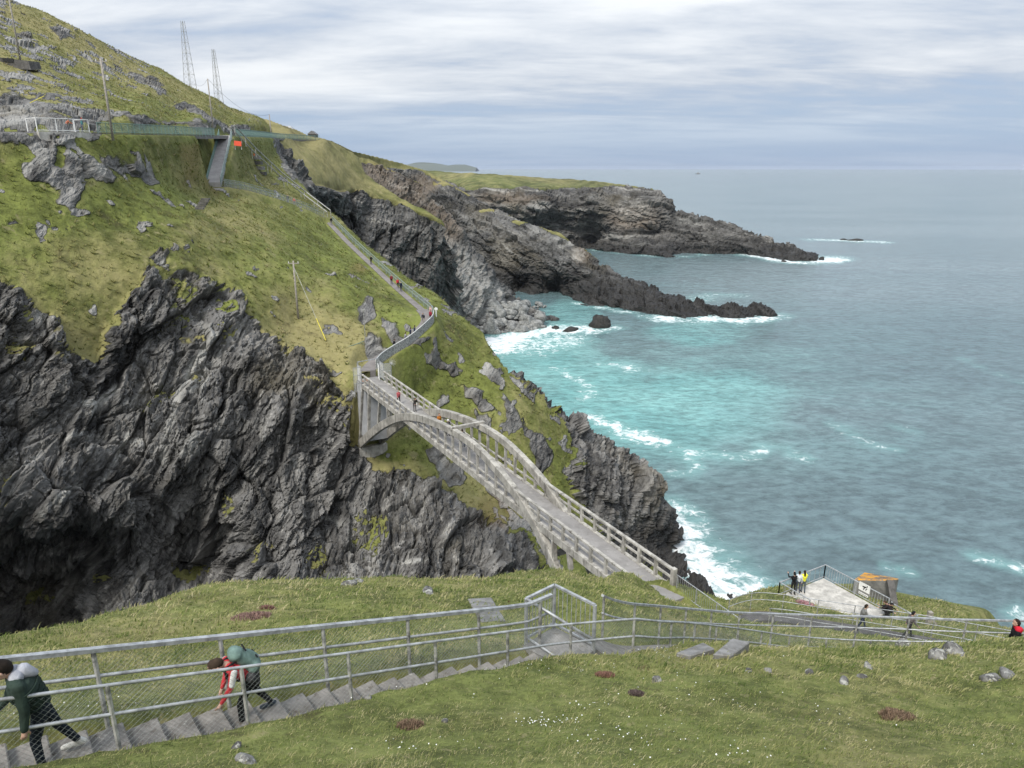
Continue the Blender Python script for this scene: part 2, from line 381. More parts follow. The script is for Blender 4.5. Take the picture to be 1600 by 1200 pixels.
M['black'] = plain_mat('black_plastic', (.015, .015, .016), .5, 0, .2)
def lichen_mat():
    m, t = new_mat('concrete_with_orange_lichen'); g = t.n('ShaderNodeNewGeometry'); P = g.outputs['Position']
    z = t.n('ShaderNodeSeparateXYZ', {0: g.outputs['Normal']}).outputs[2]
    a = t.noise(P, .8, 6, .65); b = t.noise(P, 5, 5, .7)
    col = t.mix(t.sstep(a, .35, .65), (.10, .10, .098), (.23, .225, .215))
    col = t.mix(t.m('MULTIPLY', t.sstep(z, .4, .8), t.sstep(t.m('ADD', b, t.m('MULTIPLY', t.m('SUBTRACT', a, .5), .8)), .42, .56)), col, (.66, .31, .03))
    finish(t, col, .9, bumpn(t, b, .6, .05)); return m
M['lichen'] = lichen_mat()
def grass_blade_mat():
    m, t = new_mat('grass_blades'); c = t.attr('tint', 0)
    b = t.n('ShaderNodeBsdfPrincipled', {'Base Color': c, 'Roughness': .7, 'Specular IOR Level': .25})
    tr = t.n('ShaderNodeBsdfTranslucent', {0: c}); mx = t.n('ShaderNodeMixShader', {0: .42, 1: b, 2: tr})
    t.n('ShaderNodeOutputMaterial', {0: mx}); return m
M['blade'] = grass_blade_mat()
def sea_mat():
    m, t = new_mat('sea_water'); g = t.n('ShaderNodeNewGeometry'); P = g.outputs['Position']
    turq = t.attr('turq'); foam = t.attr('foam'); far = t.attr('far')
    R = t.n('ShaderNodeMapping', {'Vector': P, 'Rotation': (0, 0, math.radians(-14)), 'Scale': (.6, 1, 1)}).outputs[0]
    sw = t.noise(R, .028, 3, .5, .3); w1 = t.noise(R, .11, 5, .62, .3); w2 = t.noise(R, .42, 6, .68, .2); w3 = t.noise(R, .006, 3, .55)
    h = t.m('ADD', t.m('MULTIPLY', sw, 1.6), t.m('ADD', t.m('MULTIPLY', w1, 1.5), t.m('MULTIPLY', w2, 1.1)))
    deep = t.mix(t.sstep(w3, .35, .65), (.088, .138, .148), (.122, .172, .182))
    tq = t.mix(t.sstep(t.noise(P, .02, 4, .6), .35, .65), (.13, .33, .32), (.21, .44, .42))
    tk = t.m('MULTIPLY', turq, t.sstep(t.m('ADD', turq, t.m('MULTIPLY', t.m('SUBTRACT', t.noise(R, .03, 5, .65), .5), 1.3)), -.1, .8), None, True)
    rip = t.sstep(t.m('ADD', t.m('MULTIPLY', w1, .35), t.m('MULTIPLY', w2, .65)), .36, .64, .70, 1.34)
    col = t.mix(tk, deep, tq)
    col = t.mix(1.0, col, t.n('ShaderNodeCombineColor', {0: rip, 1: rip, 2: rip}).outputs[0], 'MULTIPLY')
    f1 = t.noise(P, .10, 7, .72, 1.6); f2 = t.noise(P, .38, 6, .7, .8)
    lace = t.m('SUBTRACT', 1.0, t.m('MULTIPLY', t.m('ABSOLUTE', t.m('SUBTRACT', f1, .5)), 7.0))      # net of foam strands
    fk = t.m('ADD', t.m('MULTIPLY', foam, 1.05), t.m('ADD', t.m('MULTIPLY', lace, .30), t.m('MULTIPLY', t.m('SUBTRACT', f2, .5), 2.2)))
    fm = t.m('MULTIPLY', t.sstep(fk, .72, 1.35), t.sstep(foam, .02, .3))
    cap = t.m('MULTIPLY', t.sstep(t.noise(R, .085, 6, .75, .6), .715, .76), t.sstep(w1, .50, .62))
    fm = t.m('MAXIMUM', fm, t.m('MULTIPLY', cap, .35))
    milky = t.m('MULTIPLY', t.sstep(foam, .05, .7), .45)
    col = t.mix(milky, col, (.22, .45, .43))
    col = t.mix(fm, col, (.80, .82, .82))
    bmp = t.n('ShaderNodeBump', {'Strength': t.m('SUBTRACT', .7, t.m('MULTIPLY', far, .655)), 'Distance': 1.0, 'Height': h}).outputs[0]
    finish(t, col, t.m('ADD', .16, t.m('ADD', t.m('MULTIPLY', fm, .6), t.m('MULTIPLY', far, .06))), bmp, .5, IOR=1.33); return m
M['sea'] = sea_mat()
def isle_mat():
    m, t = new_mat('distant_island'); P = t.n('ShaderNodeNewGeometry').outputs['Position']
    finish(t, t.mix(t.noise(P, .002, 4), (.06, .075, .05), (.10, .11, .07)), .95); return m
M['isle'] = isle_mat()
# ------------------------------------------------------------------ terrain: relief sheets from surveyed points
def vnormals(V, F):
    n = np.cross(V[F[:, 2]] - V[F[:, 0]], V[F[:, 3]] - V[F[:, 1]]); N = np.zeros_like(V)
    for k in range(4):
        for j in range(3): N[:, j] += np.bincount(F[:, k], n[:, j], len(V))
    return N / (np.linalg.norm(N, axis=1, keepdims=True) + 1e-12)
def strata(P, n, lam, seed, warp=1.5, wl=12.0):
    """ledges: every bed stands out by its own amount"""
    n = np.array(n, float); n /= np.linalg.norm(n)
    s = (P @ n + warp * fbm(P / wl, 3, seed)) / lam; i = np.floor(s); f = s - i
    a = hash01(i, seed); b = hash01(i + 1, seed)
    return a + (b - a) * ss(.72, 1.0, f) - .25 * f
def sheet(sil, ctrl, box, step, skirt, ylimit=None):
    """sil: outline the land shows against what lies behind; ctrl: (x, y, depth) bearings. Returns V, F, px, py, inside"""
    x0, x1, y0, y1 = box; xs = np.arange(x0, x1 + .1, step); ys = np.arange(y0, y1 + .1, step)
    X, Y = np.meshgrid(xs, ys); x = X.ravel(); y = Y.ravel()
    poly = list(sil) + [(x1 + 900, sil[-1][1] + 0.0) if False else (sil[-1][0], y1 + 900), (sil[0][0], y1 + 900)]
    ins = inpoly(x, y, poly)
    d, bx, by, bt = polydist(x, y, sil); d = np.where(ins, 0, d); qx = np.where(ins, x, bx); qy = np.where(ins, y, by)
    C = np.array(ctrl, float); inv = tps(C[:, :2] / 100, 100.0 / C[:, 2], np.c_[qx, qy] / 100, 2e-3)
    D = 100.0 / np.clip(inv, 100 / (C[:, 2].max() * 1.05), 100 / (C[:, 2].min() * .93))
    V = W(qx, qy, D); r = rays(qx, qy); hd = r.copy(); hd[:, 2] = 0; hd /= np.linalg.norm(hd, axis=1, keepdims=True)
    back, down, ext = skirt; k = (d / ext)[:, None]
    bk = np.interp(bt, np.arange(len(sil)), back if np.ndim(back) else np.full(len(sil), back))[:, None]
    dn = np.interp(bt, np.arange(len(sil)), down if np.ndim(down) else np.full(len(sil), down))[:, None]
    V = V + hd * k * bk - np.array([0, 0, 1.]) * (k ** 1.3) * dn
    nx, ny = len(xs), len(ys); idx = np.arange(nx * ny).reshape(ny, nx)
    F = np.stack([idx[1:, :-1].ravel(), idx[1:, 1:].ravel(), idx[:-1, 1:].ravel(), idx[:-1, :-1].ravel()], 1)
    keep = (d[F] < ext).all(1); F = F[keep]
    used = np.zeros(len(V), bool); used[F.ravel()] = True; mp = np.cumsum(used) - 1
    return V[used], mp[F], qx[used], qy[used], ins[used]
def mask(px, py, polys, feather=6.0, wob=8.0, seed=3):
    """soft-edged union of outlines on the surface"""
    q = np.c_[px, py, np.zeros_like(px)]; ux = px + wob * fbm(q / 30, 3, seed); uy = py + wob * fbm(q / 30 + 50, 3, seed + 9)
    out = np.zeros_like(px)
    for p in polys:
        a = np.array(p, float); lo = a.min(0) - feather; hi = a.max(0) + feather
        c = np.where((ux > lo[0]) & (ux < hi[0]) & (uy > lo[1]) & (uy < hi[1]))[0]
        i = inpoly(ux[c], uy[c], p); d = polydist(ux[c], uy[c], list(p) + [p[0]])[0]; out[c] = np.maximum(out[c], ss(-feather, feather, np.where(i, d, -d)))
    return out
def blobs(px, py, L):
    out = np.zeros_like(px)
    for (x, y, rx, ry) in L: out = np.maximum(out, ss(1.35, .4, np.sqrt(((px - x) / rx) ** 2 + ((py - y) / ry) ** 2)))
    return out
def lines(px, py, L):
    out = np.zeros_like(px)
    for (pts, wd) in L: out = np.maximum(out, ss(wd * 1.3, wd * .4, polydist(px, py, pts)[0]))
    return out
def flatten(V, paths):
    """cut ledges for the paths: (centre line xyz, half width, blend width)"""
    for P, hw, bl in paths:
        P = resample(P, .8); lo = P.min(0) - hw - bl; hi = P.max(0) + hw + bl
        c = np.where((V[:, 0] > lo[0]) & (V[:, 0] < hi[0]) & (V[:, 1] > lo[1]) & (V[:, 1] < hi[1]) & (np.abs(V[:, 2] - P[:, 2].mean()) < 40))[0]
        if not len(c): continue
        d, qx, qy, t = polydist(V[c, 0], V[c, 1], P[:, :2]); pz = np.interp(t, np.arange(len(P)), P[:, 2])
        k = ss(hw + bl, hw, d); k = np.where(np.abs(V[c, 2] - pz) < 9, k, 0)
        V[c, 2] = V[c, 2] * (1 - k) + (pz - .12) * k
    return V
def rockdisp(V, N, rock, amp, size, bed, seed):
    """crags: ledges along the bedding, broken blocks and joints"""
    S = size
    big = fbm(V / (14 * S), 3, seed); r1 = ridged(V / (5.5 * S), 3, seed + 5)
    wv = V + 1.2 * S * np.stack([fbm(V / (4 * S), 2, seed + 31), fbm(V / (4 * S) + 9, 2, seed + 32), fbm(V / (4 * S) + 21, 2, seed + 33)], 1)
    n = np.array(bed, float); n /= np.linalg.norm(n)
    a1 = np.cross(n, [0, 1, 0]); a1 /= np.linalg.norm(a1); a2 = np.cross(n, a1)
    sq = np.stack([wv @ n * 1.9, wv @ a1 * .62, wv @ a2 * .9], 1)          # slabs: thin across the bedding, long down the dip
    f1, f2, c1, t1 = voronoi(sq / (5.2 * S), seed + 2); g1, g2, c2, t2 = voronoi(sq / (1.9 * S), seed + 3); e1, e2, c3, t3 = voronoi(sq / (.72 * S) + 5, seed + 4)
    st = strata(V, bed, 2.3 * S, seed + 7, 3.0 * S, 13 * S); st2 = strata(V, bed, .7 * S, seed + 8, 1.5 * S, 6 * S)
    fine = fbm(V / (.8 * S), 3, seed + 12)
    d = 2.8 * big + .6 * r1 + 1.5 * (c1 - .5) + 3.2 * t1 - .5 * ss(.10, 0, f2 - f1) + .38 * (c2 - .5) + .95 * t2 - .26 * ss(.10, 0, g2 - g1) + .2 * (c3 - .5) + .6 * t3 - .12 * ss(.12, 0, e2 - e1) + .8 * (st - .5) + .42 * (st2 - .5) + .16 * fine
    return d * amp * S * rock

# ---- walking routes on the far side of the bridge (used by the terrain and by the path builder)
def route(L): return np.array([W(x, y, D) for x, y, D in L])
R_PATH = catmull(route([(505, 340, 160), (518, 352, 157), (545, 380, 148), (580, 413, 138), (620, 450, 126), (650, 476, 116), (664, 489, 111.5), (667, 502, 108.5), (655, 516, 106), (630, 537, 102.5), (605, 552, 100), (588, 563, 97.6), (577, 574, 95), (575, 579, 92.6)]), 6)
R_LOW = catmull(route([(344, 291, 128), (380, 297, 135), (420, 308, 143), (450, 318, 150), (480, 329, 156), (505, 340, 160)]), 6)
R_RAMP = route([(353, 212, 143), (334, 289, 127)])
R_ROAD = catmull(route([(-140, 206, 76), (-40, 206, 80), (40, 206, 85), (100, 207, 89), (200, 209, 100), (290, 211, 122), (345, 212, 142), (400, 214, 190), (430, 216, 222), (470, 218, 245), (500, 219, 255)]), 5)

HILL_SIL = [(-420, -260), (-200, -125), (-60, -42), (20, 0), (72, 20), (120, 42), (160, 65), (200, 86), (250, 106), (290, 130), (338, 154), (355, 166), (382, 176), (412, 186), (422, 200), (428, 218), (440, 240), (452, 262), (475, 290), (490, 310), (507, 325), (527, 338), (550, 362), (575, 382), (605, 407), (630, 430), (655, 445), (680, 457), (705, 480), (730, 502), (755, 522), (764, 539), (788, 563), (812, 578), (835, 598), (860, 615), (885, 640), (910, 656), (930, 673), (955, 689), (972, 700), (987, 715), (1000, 732), (1020, 752), (1026, 777), (1031, 792), (1047, 800), (1051, 830), (1059, 842), (1049, 857), (1056, 877), (1080, 899), (1105, 917), (1142, 932), (1165, 960)]
HILL_C = [(-420, -260, 150), (-200, -120, 160), (20, 0, 172), (120, 42, 185), (200, 86, 196), (290, 130, 206), (355, 167, 218), (412, 187, 235), (428, 218, 224),
 (-300, 60, 105), (0, 90, 122), (120, 120, 135), (200, 150, 140), (280, 175, 155), (350, 190, 175), (-300, 190, 68), (-100, 170, 82), (0, 172, 92), (120, 178, 100), (220, 185, 112), (320, 195, 138), (390, 205, 190),
 (-300, 215, 66), (-100, 207, 78), (0, 207, 83), (100, 208, 88), (200, 210, 99), (300, 212, 124), (345, 213, 141), (400, 215, 188),
 (353, 240, 138), (334, 289, 127), (380, 297, 134), (450, 319, 149), (505, 340, 159), (518, 353, 156), (545, 381, 147), (580, 414, 137), (620, 451, 125), (650, 477, 115.5), (667, 500, 109), (630, 538, 102), (590, 564, 97.4),
 (452, 262, 190), (475, 290, 182), (507, 326, 172), (550, 362, 160), (605, 406, 146), (655, 445, 132), (705, 480, 124), (755, 522, 119), (788, 563, 116), (835, 598, 118), (885, 640, 121), (930, 674, 125), (987, 715, 129), (1020, 752, 132), (1031, 792, 134), (1051, 857, 138), (1105, 917, 126.5), (1142, 932, 123),
 (420, 260, 175), (440, 290, 165), (280, 260, 112), (200, 270, 94), (100, 270, 84), (0, 270, 79), (-300, 280, 60),
 (0, 340, 76), (100, 340, 81), (200, 345, 88), (300, 350, 97), (400, 380, 107), (470, 430, 107), (540, 440, 115), (467, 497, 100), (560, 500, 104), (520, 540, 97), (400, 470, 94), (330, 420, 92), (250, 400, 86), (150, 430, 80), (60, 440, 75), (-300, 430, 58),
 (-300, 620, 55), (0, 560, 71), (0, 700, 69), (100, 560, 75), (100, 700, 73), (200, 560, 81), (200, 700, 78), (300, 530, 85), (300, 700, 81), (400, 560, 89), (400, 700, 85), (480, 620, 90), (540, 590, 92), (545, 640, 92), (558, 700, 94), (590, 722, 95), (645, 700, 97), (620, 760, 94), (575, 583, 92.8), (700, 800, 93), (500, 760, 88), (780, 850, 93), (850, 890, 93),
 (400, 840, 82), (200, 820, 76), (80, 810, 71), (480, 870, 84), (60, 900, 83), (0, 960, 80), (180, 960, 76), (300, 880, 87), (120, 880, 83), (330, 970, 78), (500, 930, 82), (600, 900, 84), (700, 900, 87), (-300, 1000, 54), (0, 1150, 64), (400, 1150, 70), (800, 1020, 90), (1000, 960, 104), (900, 930, 97), (800, 1200, 84), (1100, 1100, 108),
 (625, 600, 101), (700, 560, 109), (700, 650, 105), (760, 700, 105), (800, 640, 110), (860, 760, 110), (820, 790, 104), (900, 820, 112), (960, 860, 119), (1000, 800, 127), (940, 740, 120), (1040, 895, 127), (870, 700, 114)]
n_s = len(HILL_SIL)
bk = np.interp(np.arange(n_s), [0, 13, 16, 30, n_s - 1], [130, 110, 40, 45, 30]); dn = np.interp(np.arange(n_s), [0, 13, 16, 25, n_s - 1], [14, 14, 50, 95, 75])
V, F, px, py, ins = sheet(HILL_SIL, HILL_C, (-300, 1180, -240, 1060), 1.8, (bk, dn, 40))
ROCKS = [
 [(-420, 420), (-50, 425), (5, 438), (30, 452), (60, 478), (95, 505), (100, 535), (122, 552), (150, 560), (172, 500), (200, 462), (220, 440), (228, 400), (245, 386), (264, 388), (268, 420), (292, 424), (318, 428), (352, 440), (384, 458), (388, 488), (415, 515), (440, 535), (470, 550), (505, 572), (528, 600), (540, 640), (552, 690), (590, 726), (650, 735), (700, 765), (760, 806), (835, 838), (856, 880), (880, 960), (880, 1200), (-420, 1200)],
 [(760, 528), (800, 585), (845, 622), (872, 655), (896, 690), (878, 735), (900, 790), (930, 830), (1000, 890), (1060, 940), (1200, 1100), (1200, 900), (1080, 850), (1070, 780), (940, 640), (800, 550)],
 [(0, 145), (20, 138), (45, 150), (70, 160), (105, 165), (140, 172), (175, 182), (180, 192), (60, 192), (35, 188), (0, 192), (-420, 180), (-420, 120)],
 [(-20, 200), (22, 205), (28, 236), (10, 240), (-20, 236)],
 [(60, 205), (90, 210), (82, 260), (100, 265), (108, 232), (118, 250), (145, 255), (168, 258), (180, 272), (176, 290), (140, 285), (128, 300), (110, 325), (85, 320), (90, 295), (55, 290), (35, 275), (38, 250), (60, 240)],
 [(180, 190), (230, 192), (330, 200), (330, 194), (230, 184), (180, 180)], [(270, 170), (300, 178), (330, 194), (360, 200), (395, 205), (395, 196), (350, 188), (310, 174), (285, 162)],
 [(425, 216), (440, 228), (455, 242), (470, 262), (490, 282), (500, 300), (485, 300), (462, 280), (440, 255), (428, 235)],
 [(205, 110), (240, 118), (262, 140), (255, 148), (235, 138), (208, 124)], [(80, 40), (108, 45), (115, 58), (95, 56)], [(22, 50), (50, 52), (50, 64), (25, 60)],
 [(150, 240), (200, 252), (250, 278), (248, 290), (200, 272), (160, 256)],
 [(650, 538), (668, 545), (664, 572), (648, 575), (635, 565), (640, 550)], [(682, 560), (710, 565), (725, 580), (705, 590), (685, 575)], [(570, 470), (580, 462), (584, 488), (566, 510), (556, 500)], [(575, 520), (600, 525), (600, 545), (578, 555), (570, 540)], [(596, 490), (620, 508), (632, 520), (618, 528), (600, 512)],
 [(728, 598), (752, 608), (770, 640), (750, 640), (730, 622)], [(785, 618), (806, 640), (815, 668), (800, 668), (786, 650)], [(820, 665), (850, 678), (862, 720), (848, 740), (828, 712)], [(740, 640), (765, 655), (770, 680), (752, 676)],
 [(670, 706), (690, 700), (716, 730), (722, 752), (706, 760), (680, 735)], [(850, 785), (885, 800), (920, 850), (900, 850), (862, 815)]]
GREEN = [(580, 832, 32, 38), (415, 862, 20, 16), (495, 870, 25, 26), (20, 770, 18, 34), (352, 790, 14, 24), (60, 930, 30, 20), (160, 905, 26, 12), (300, 890, 30, 10), (255, 615, 24, 14), (305, 590, 12, 14), (290, 500, 20, 16), (355, 480, 22, 16), (360, 515, 26, 16), (40, 500, 14, 18), (520, 625, 20, 16), (548, 590, 16, 20), (555, 630, 18, 14), (490, 600, 20, 10), (545, 665, 16, 12), (610, 710, 28, 14), (445, 555, 14, 10), (230, 640, 10, 8), (800, 790, 16, 12), (905, 730, 10, 18), (870, 640, 14, 12), (30, 545, 30, 16)]
q3 = np.c_[px, py, np.zeros_like(px)]
rock = mask(px, py, ROCKS, 9, 17); rock_main = mask(px, py, ROCKS[:2], 9, 17)
gr = blobs(px + 30 * fbm(q3 / 26, 5, 4, .62), py + 26 * fbm(q3 / 26 + 30, 5, 5, .62), GREEN); gr = gr * ss(-.05, .3, fbm(np.c_[px / 5, py / 11, 0 * px], 4, 14, .6) + .45 * gr - .1)
gr0 = gr.copy()
# stones poking through the turf: scattered by a noise field, denser below the road and beside the gullies
sp = fbm(np.c_[V[:, 0], V[:, 1], V[:, 2]] / 3.2, 4, 77) + .55 * fbm(V / 14, 2, 78)
poke = ss(.28, .42, sp + .18 * ss(420, 300, py) * ss(330, 100, px) + .12 * ss(560, 800, px) + .10 * ss(210, 60, py)) * .9
poke *= ss(3, 14, np.minimum(polydist(px, py, [tuple(p) for p in np.c_[proj(R_PATH)[0], proj(R_PATH)[1]]])[0], 40))
rockbig = rock_main * .75 + .25 * rock; rock = np.maximum(rock, poke * ins)
# ragged grass on the ledges of the crag
led = ss(.18, .42, fbm(V / 6.0, 4, 91)) * ss(900, 500, py) * ss(0, 1, rock)
rock = np.clip(rock - .62 * led * ss(760, 540, py), 0, 1)
V = flatten(V, [(R_ROAD, 1.8, 2.0), (R_RAMP[0] + (R_RAMP[1] - R_RAMP[0]) * np.array([[.07], [1.05]]), 1.7, 1.6), (R_PATH, 1.3, 1.5), (R_LOW, 1.2, 1.5)])
N = vnormals(V, F)
near_path = np.ones(len(V))
for P in (R_ROAD, R_PATH, R_LOW, R_RAMP):
    lo = P.min(0) - 4; hi = P.max(0) + 4; c = np.where((V[:, 0] > lo[0]) & (V[:, 0] < hi[0]) & (V[:, 1] > lo[1]) & (V[:, 1] < hi[1]))[0]
    d = polydist(V[c, 0], V[c, 1], resample(P, 2.5)[:, :2])[0]; near_path[c] = np.minimum(near_path[c], ss(1.3, 3.2, d))
BED = (.78, .25, -.55)
dsp = rockdisp(V, N, rock, near_path * ss(-.1, .9, rock) * (.30 + .70 * ss(.2, 1, rockbig)), .95, BED, 11)
dsp += (1 - rock) * near_path * (.28 * fbm(V / 2.2, 4, 40) + .75 * fbm(V / 9, 3, 41))
V = V + N * dsp[:, None]
hz_ = V[:, 2]
N2 = vnormals(V, F)[:, 2] + .25 * fbm(V / 1.1, 2, 95)          # turf takes hold on ledges and along the upper rim
rim = ss(1.0, .35, mask(px, py, ROCKS[:2], 26, 20)) * .75
ledge = ss(.22, .62, N2) * np.maximum.reduce([gr0, rim, .55 * ss(760, 520, py) * ss(-.1, .3, fbm(V / 7, 3, 96))])
rock = np.clip(rock - ledge * (rock_main > .3), 0, 1); gr = gr0 * ss(.2, .6, N2)
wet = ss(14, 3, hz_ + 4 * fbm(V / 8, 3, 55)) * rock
wet = np.maximum(wet, rock * .62 * ss(-.1, .4, fbm(V / 9 + 3, 3, 57)) * ss(52, 30, hz_) * ss(620, 380, px))  # lower gorge: damp rock, plus shade put into the colour by height
pale = np.maximum.reduce([lines(px + 5 * fbm(q3 / 18, 3, 61), py + 5 * fbm(q3 / 18 + 9, 3, 62), [([(318, 500), (330, 530), (300, 575), (280, 620), (268, 660), (255, 720)], 7), ([(325, 560), (300, 610)], 7), ([(100, 690), (130, 680), (145, 640)], 4), ([(165, 750), (185, 715), (200, 680)], 4), ([(75, 790), (95, 770), (140, 752)], 5), ([(180, 605), (150, 635), (130, 630)], 6), ([(520, 800), (540, 812)], 4), ([(630, 875), (665, 880)], 4), ([(100, 560), (115, 540), (125, 520)], 6)]),
    blobs(px + 6 * fbm(q3 / 12, 3, 63), py + 6 * fbm(q3 / 12 + 4, 3, 64), [(203, 780, 15, 17), (315, 590, 12, 26), (60, 490, 30, 16), (250, 420, 18, 22), (215, 690, 12, 8), (290, 700, 24, 16), (150, 680, 20, 10)]) * .8])
dry = .32 + .35 * ss(470, 540, py) * ss(700, 400, px) + .30 * ss(220, 120, py) + .22 * blobs(px, py, [(120, 440, 170, 80), (200, 300, 160, 50), (480, 480, 60, 60), (520, 520, 60, 40), (330, 320, 120, 60), (850, 640, 80, 70), (760, 760, 70, 60), (440, 590, 80, 40)]) - .30 * blobs(px, py, [(680, 610, 70, 60), (560, 420, 40, 60), (640, 480, 50, 60), (60, 300, 80, 60), (200, 320, 120, 40), (500, 390, 60, 40), (620, 700, 50, 20)])
dry = dry - .25 * gr; pale = np.maximum(pale, .6 * poke * (1 - rockbig))
brown = blobs(px + 5 * fbm(q3 / 10, 3, 65), py + 5 * fbm(q3 / 10 + 4, 3, 66), [(300, 280, 20, 22), (328, 300, 18, 12), (312, 262, 10, 16), (780, 800, 40, 30), (560, 420, 14, 10)]) * .5
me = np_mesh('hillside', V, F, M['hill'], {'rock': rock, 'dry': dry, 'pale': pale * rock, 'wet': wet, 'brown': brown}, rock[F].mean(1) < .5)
tag(link('hillside', me), kind='structure')
def tussocks():
    rng = np.random.default_rng(3); tri = V[F]; a = np.linalg.norm(np.cross(tri[:, 1] - tri[:, 0], tri[:, 3] - tri[:, 0]), axis=1)
    sx, sy, D = proj(tri.mean(1)); ok = (sx > -30) & (sx < 1100) & (sy > -10) & (sy < 960) & (D < 240) & (rock[F].max(1) < .42) & (near_path[F].min(1) > .6)
    p = np.where(ok, a, 0); p /= p.sum(); n = 85000; i = rng.choice(len(F), n, p=p); u, v = rng.uniform(size=(2, n, 1)); B = tri[i, 0] * (1 - u) * (1 - v) + tri[i, 1] * u * (1 - v) + tri[i, 2] * u * v + tri[i, 3] * (1 - u) * v
    dv = dry[F[i, 0]] + .8 * fbm(B / 5, 3, 71) + .6 * fbm(B / 1.3, 2, 72); h = rng.gamma(3, .05, n).clip(.05, .4); ang = rng.uniform(0, 6.28, n); wd = h * rng.uniform(.22, .5, n)
    pal = np.array([(.105, .125, .032), (.145, .165, .045), (.20, .20, .068), (.28, .25, .11), (.36, .31, .17)]); t = np.clip(.9 + 1.9 * dv + rng.normal(0, .8, n), 0, 3.999); k = t.astype(int); f = (t - k)[:, None]; c = pal[k] * (1 - f) + pal[k + 1] * f
    VV = []; FF = []
    for q in range(3):
        an = ang + q * 2.1; S = np.c_[np.cos(an), np.sin(an), 0 * an]; lean = np.c_[np.cos(an + 1.3), np.sin(an + 1.3), 0 * an] * h[:, None] * 1.3
        VV.append(np.stack([B - S * wd[:, None] - [0, 0, .08], B + S * wd[:, None] - [0, 0, .08], B + lean + np.c_[0 * h, 0 * h, h]], 1).reshape(-1, 3)); FF.append(np.arange(n * 3).reshape(-1, 3) + q * n * 3)
    me = np_mesh('hillside_tussocks', np.vstack(VV), np.vstack(FF), M['blade'], {'tint': np.tile(np.repeat(c, 3, 0), (3, 1))}); tag(link('hillside_tussocks', me), 'rough tussocks of grass all over the far hillside', 'grass', kind='stuff')
tussocks()
HILLV, HILLR = V[ins], rock[ins]

def headland(name, sil, ctrl, box, step, skirt, mat, rockpolys, amp, size, bed, seed, greens=(), brownb=(), paleb=(), dryv=.4, wetz=(9, 2)):
    V, F, px, py, ins = sheet(sil, ctrl, box, step, skirt)
    q3 = np.c_[px, py, np.zeros_like(px)]
    rock = mask(px, py, rockpolys, 3, 4, seed)
    if greens: rock = rock * (1 - blobs(px + 4 * fbm(q3 / 10, 3, 4), py + 4 * fbm(q3 / 10 + 30, 3, 5), greens))
    N = vnormals(V, F)
    dsp = rockdisp(V, N, rock, amp, size, bed, seed) + (1 - rock) * (.5 * fbm(V / 6, 3, seed) + 1.2 * fbm(V / 22, 3, seed + 1))
    V = V + N * dsp[:, None]
    wet = ss(wetz[0], wetz[1], V[:, 2] + 2.5 * fbm(V / 10, 3, seed + 2)) * rock
    z = np.zeros(len(V))
    pale = blobs(px + 4 * fbm(q3 / 10, 3, 6), py + 4 * fbm(q3 / 10 + 9, 3, 7), paleb) if paleb else z
    brown = blobs(px + 5 * fbm(q3 / 10, 3, 8), py + 5 * fbm(q3 / 10 + 9, 3, 9), brownb) if brownb else z
    me = np_mesh(name, V, F, mat, {'rock': rock, 'dry': np.full(len(V), dryv), 'pale': pale * .45, 'wet': wet, 'brown': brown * .3}, rock[F].mean(1) < .5)
    return tag(link(name, me), kind='structure')

# first headland: grassy brow over a dark wall
headland('cliff_brow', [(250, 190), (380, 182), (420, 187), (455, 200), (485, 212), (520, 220), (548, 238), (560, 247), (570, 272), (587, 285), (625, 310), (662, 327), (690, 345), (702, 368), (712, 400), (716, 440), (719, 490), (724, 540)],
 [(250, 190, 230), (420, 187, 243), (485, 212, 255), (520, 220, 262), (557, 245, 273), (570, 272, 271), (625, 310, 268), (662, 327, 264), (702, 368, 264), (716, 440, 276), (719, 490, 290), (440, 218, 226), (500, 219, 252), (500, 260, 236), (490, 280, 226), (520, 300, 240), (490, 305, 226), (560, 320, 254), (620, 345, 262), (505, 330, 244), (540, 350, 252), (560, 420, 246), (620, 440, 258), (680, 480, 278), (650, 400, 263), (440, 300, 214), (500, 420, 232), (600, 540, 262), (700, 560, 292), (300, 400, 210), (300, 240, 215)],
 (250, 780, 160, 580), 1.9, (60, 60, 40), M['headland'], [[(425, 222), (445, 226), (470, 262), (488, 288), (505, 292), (525, 300), (560, 298), (590, 310), (620, 318), (650, 330), (690, 352), (730, 380), (760, 620), (380, 620), (400, 300)]], 1.0, 1.7, (.9, .2, -.35), 101, greens=[(500, 255, 30, 22), (470, 230, 30, 12)], dryv=.5, wetz=(16, 2))
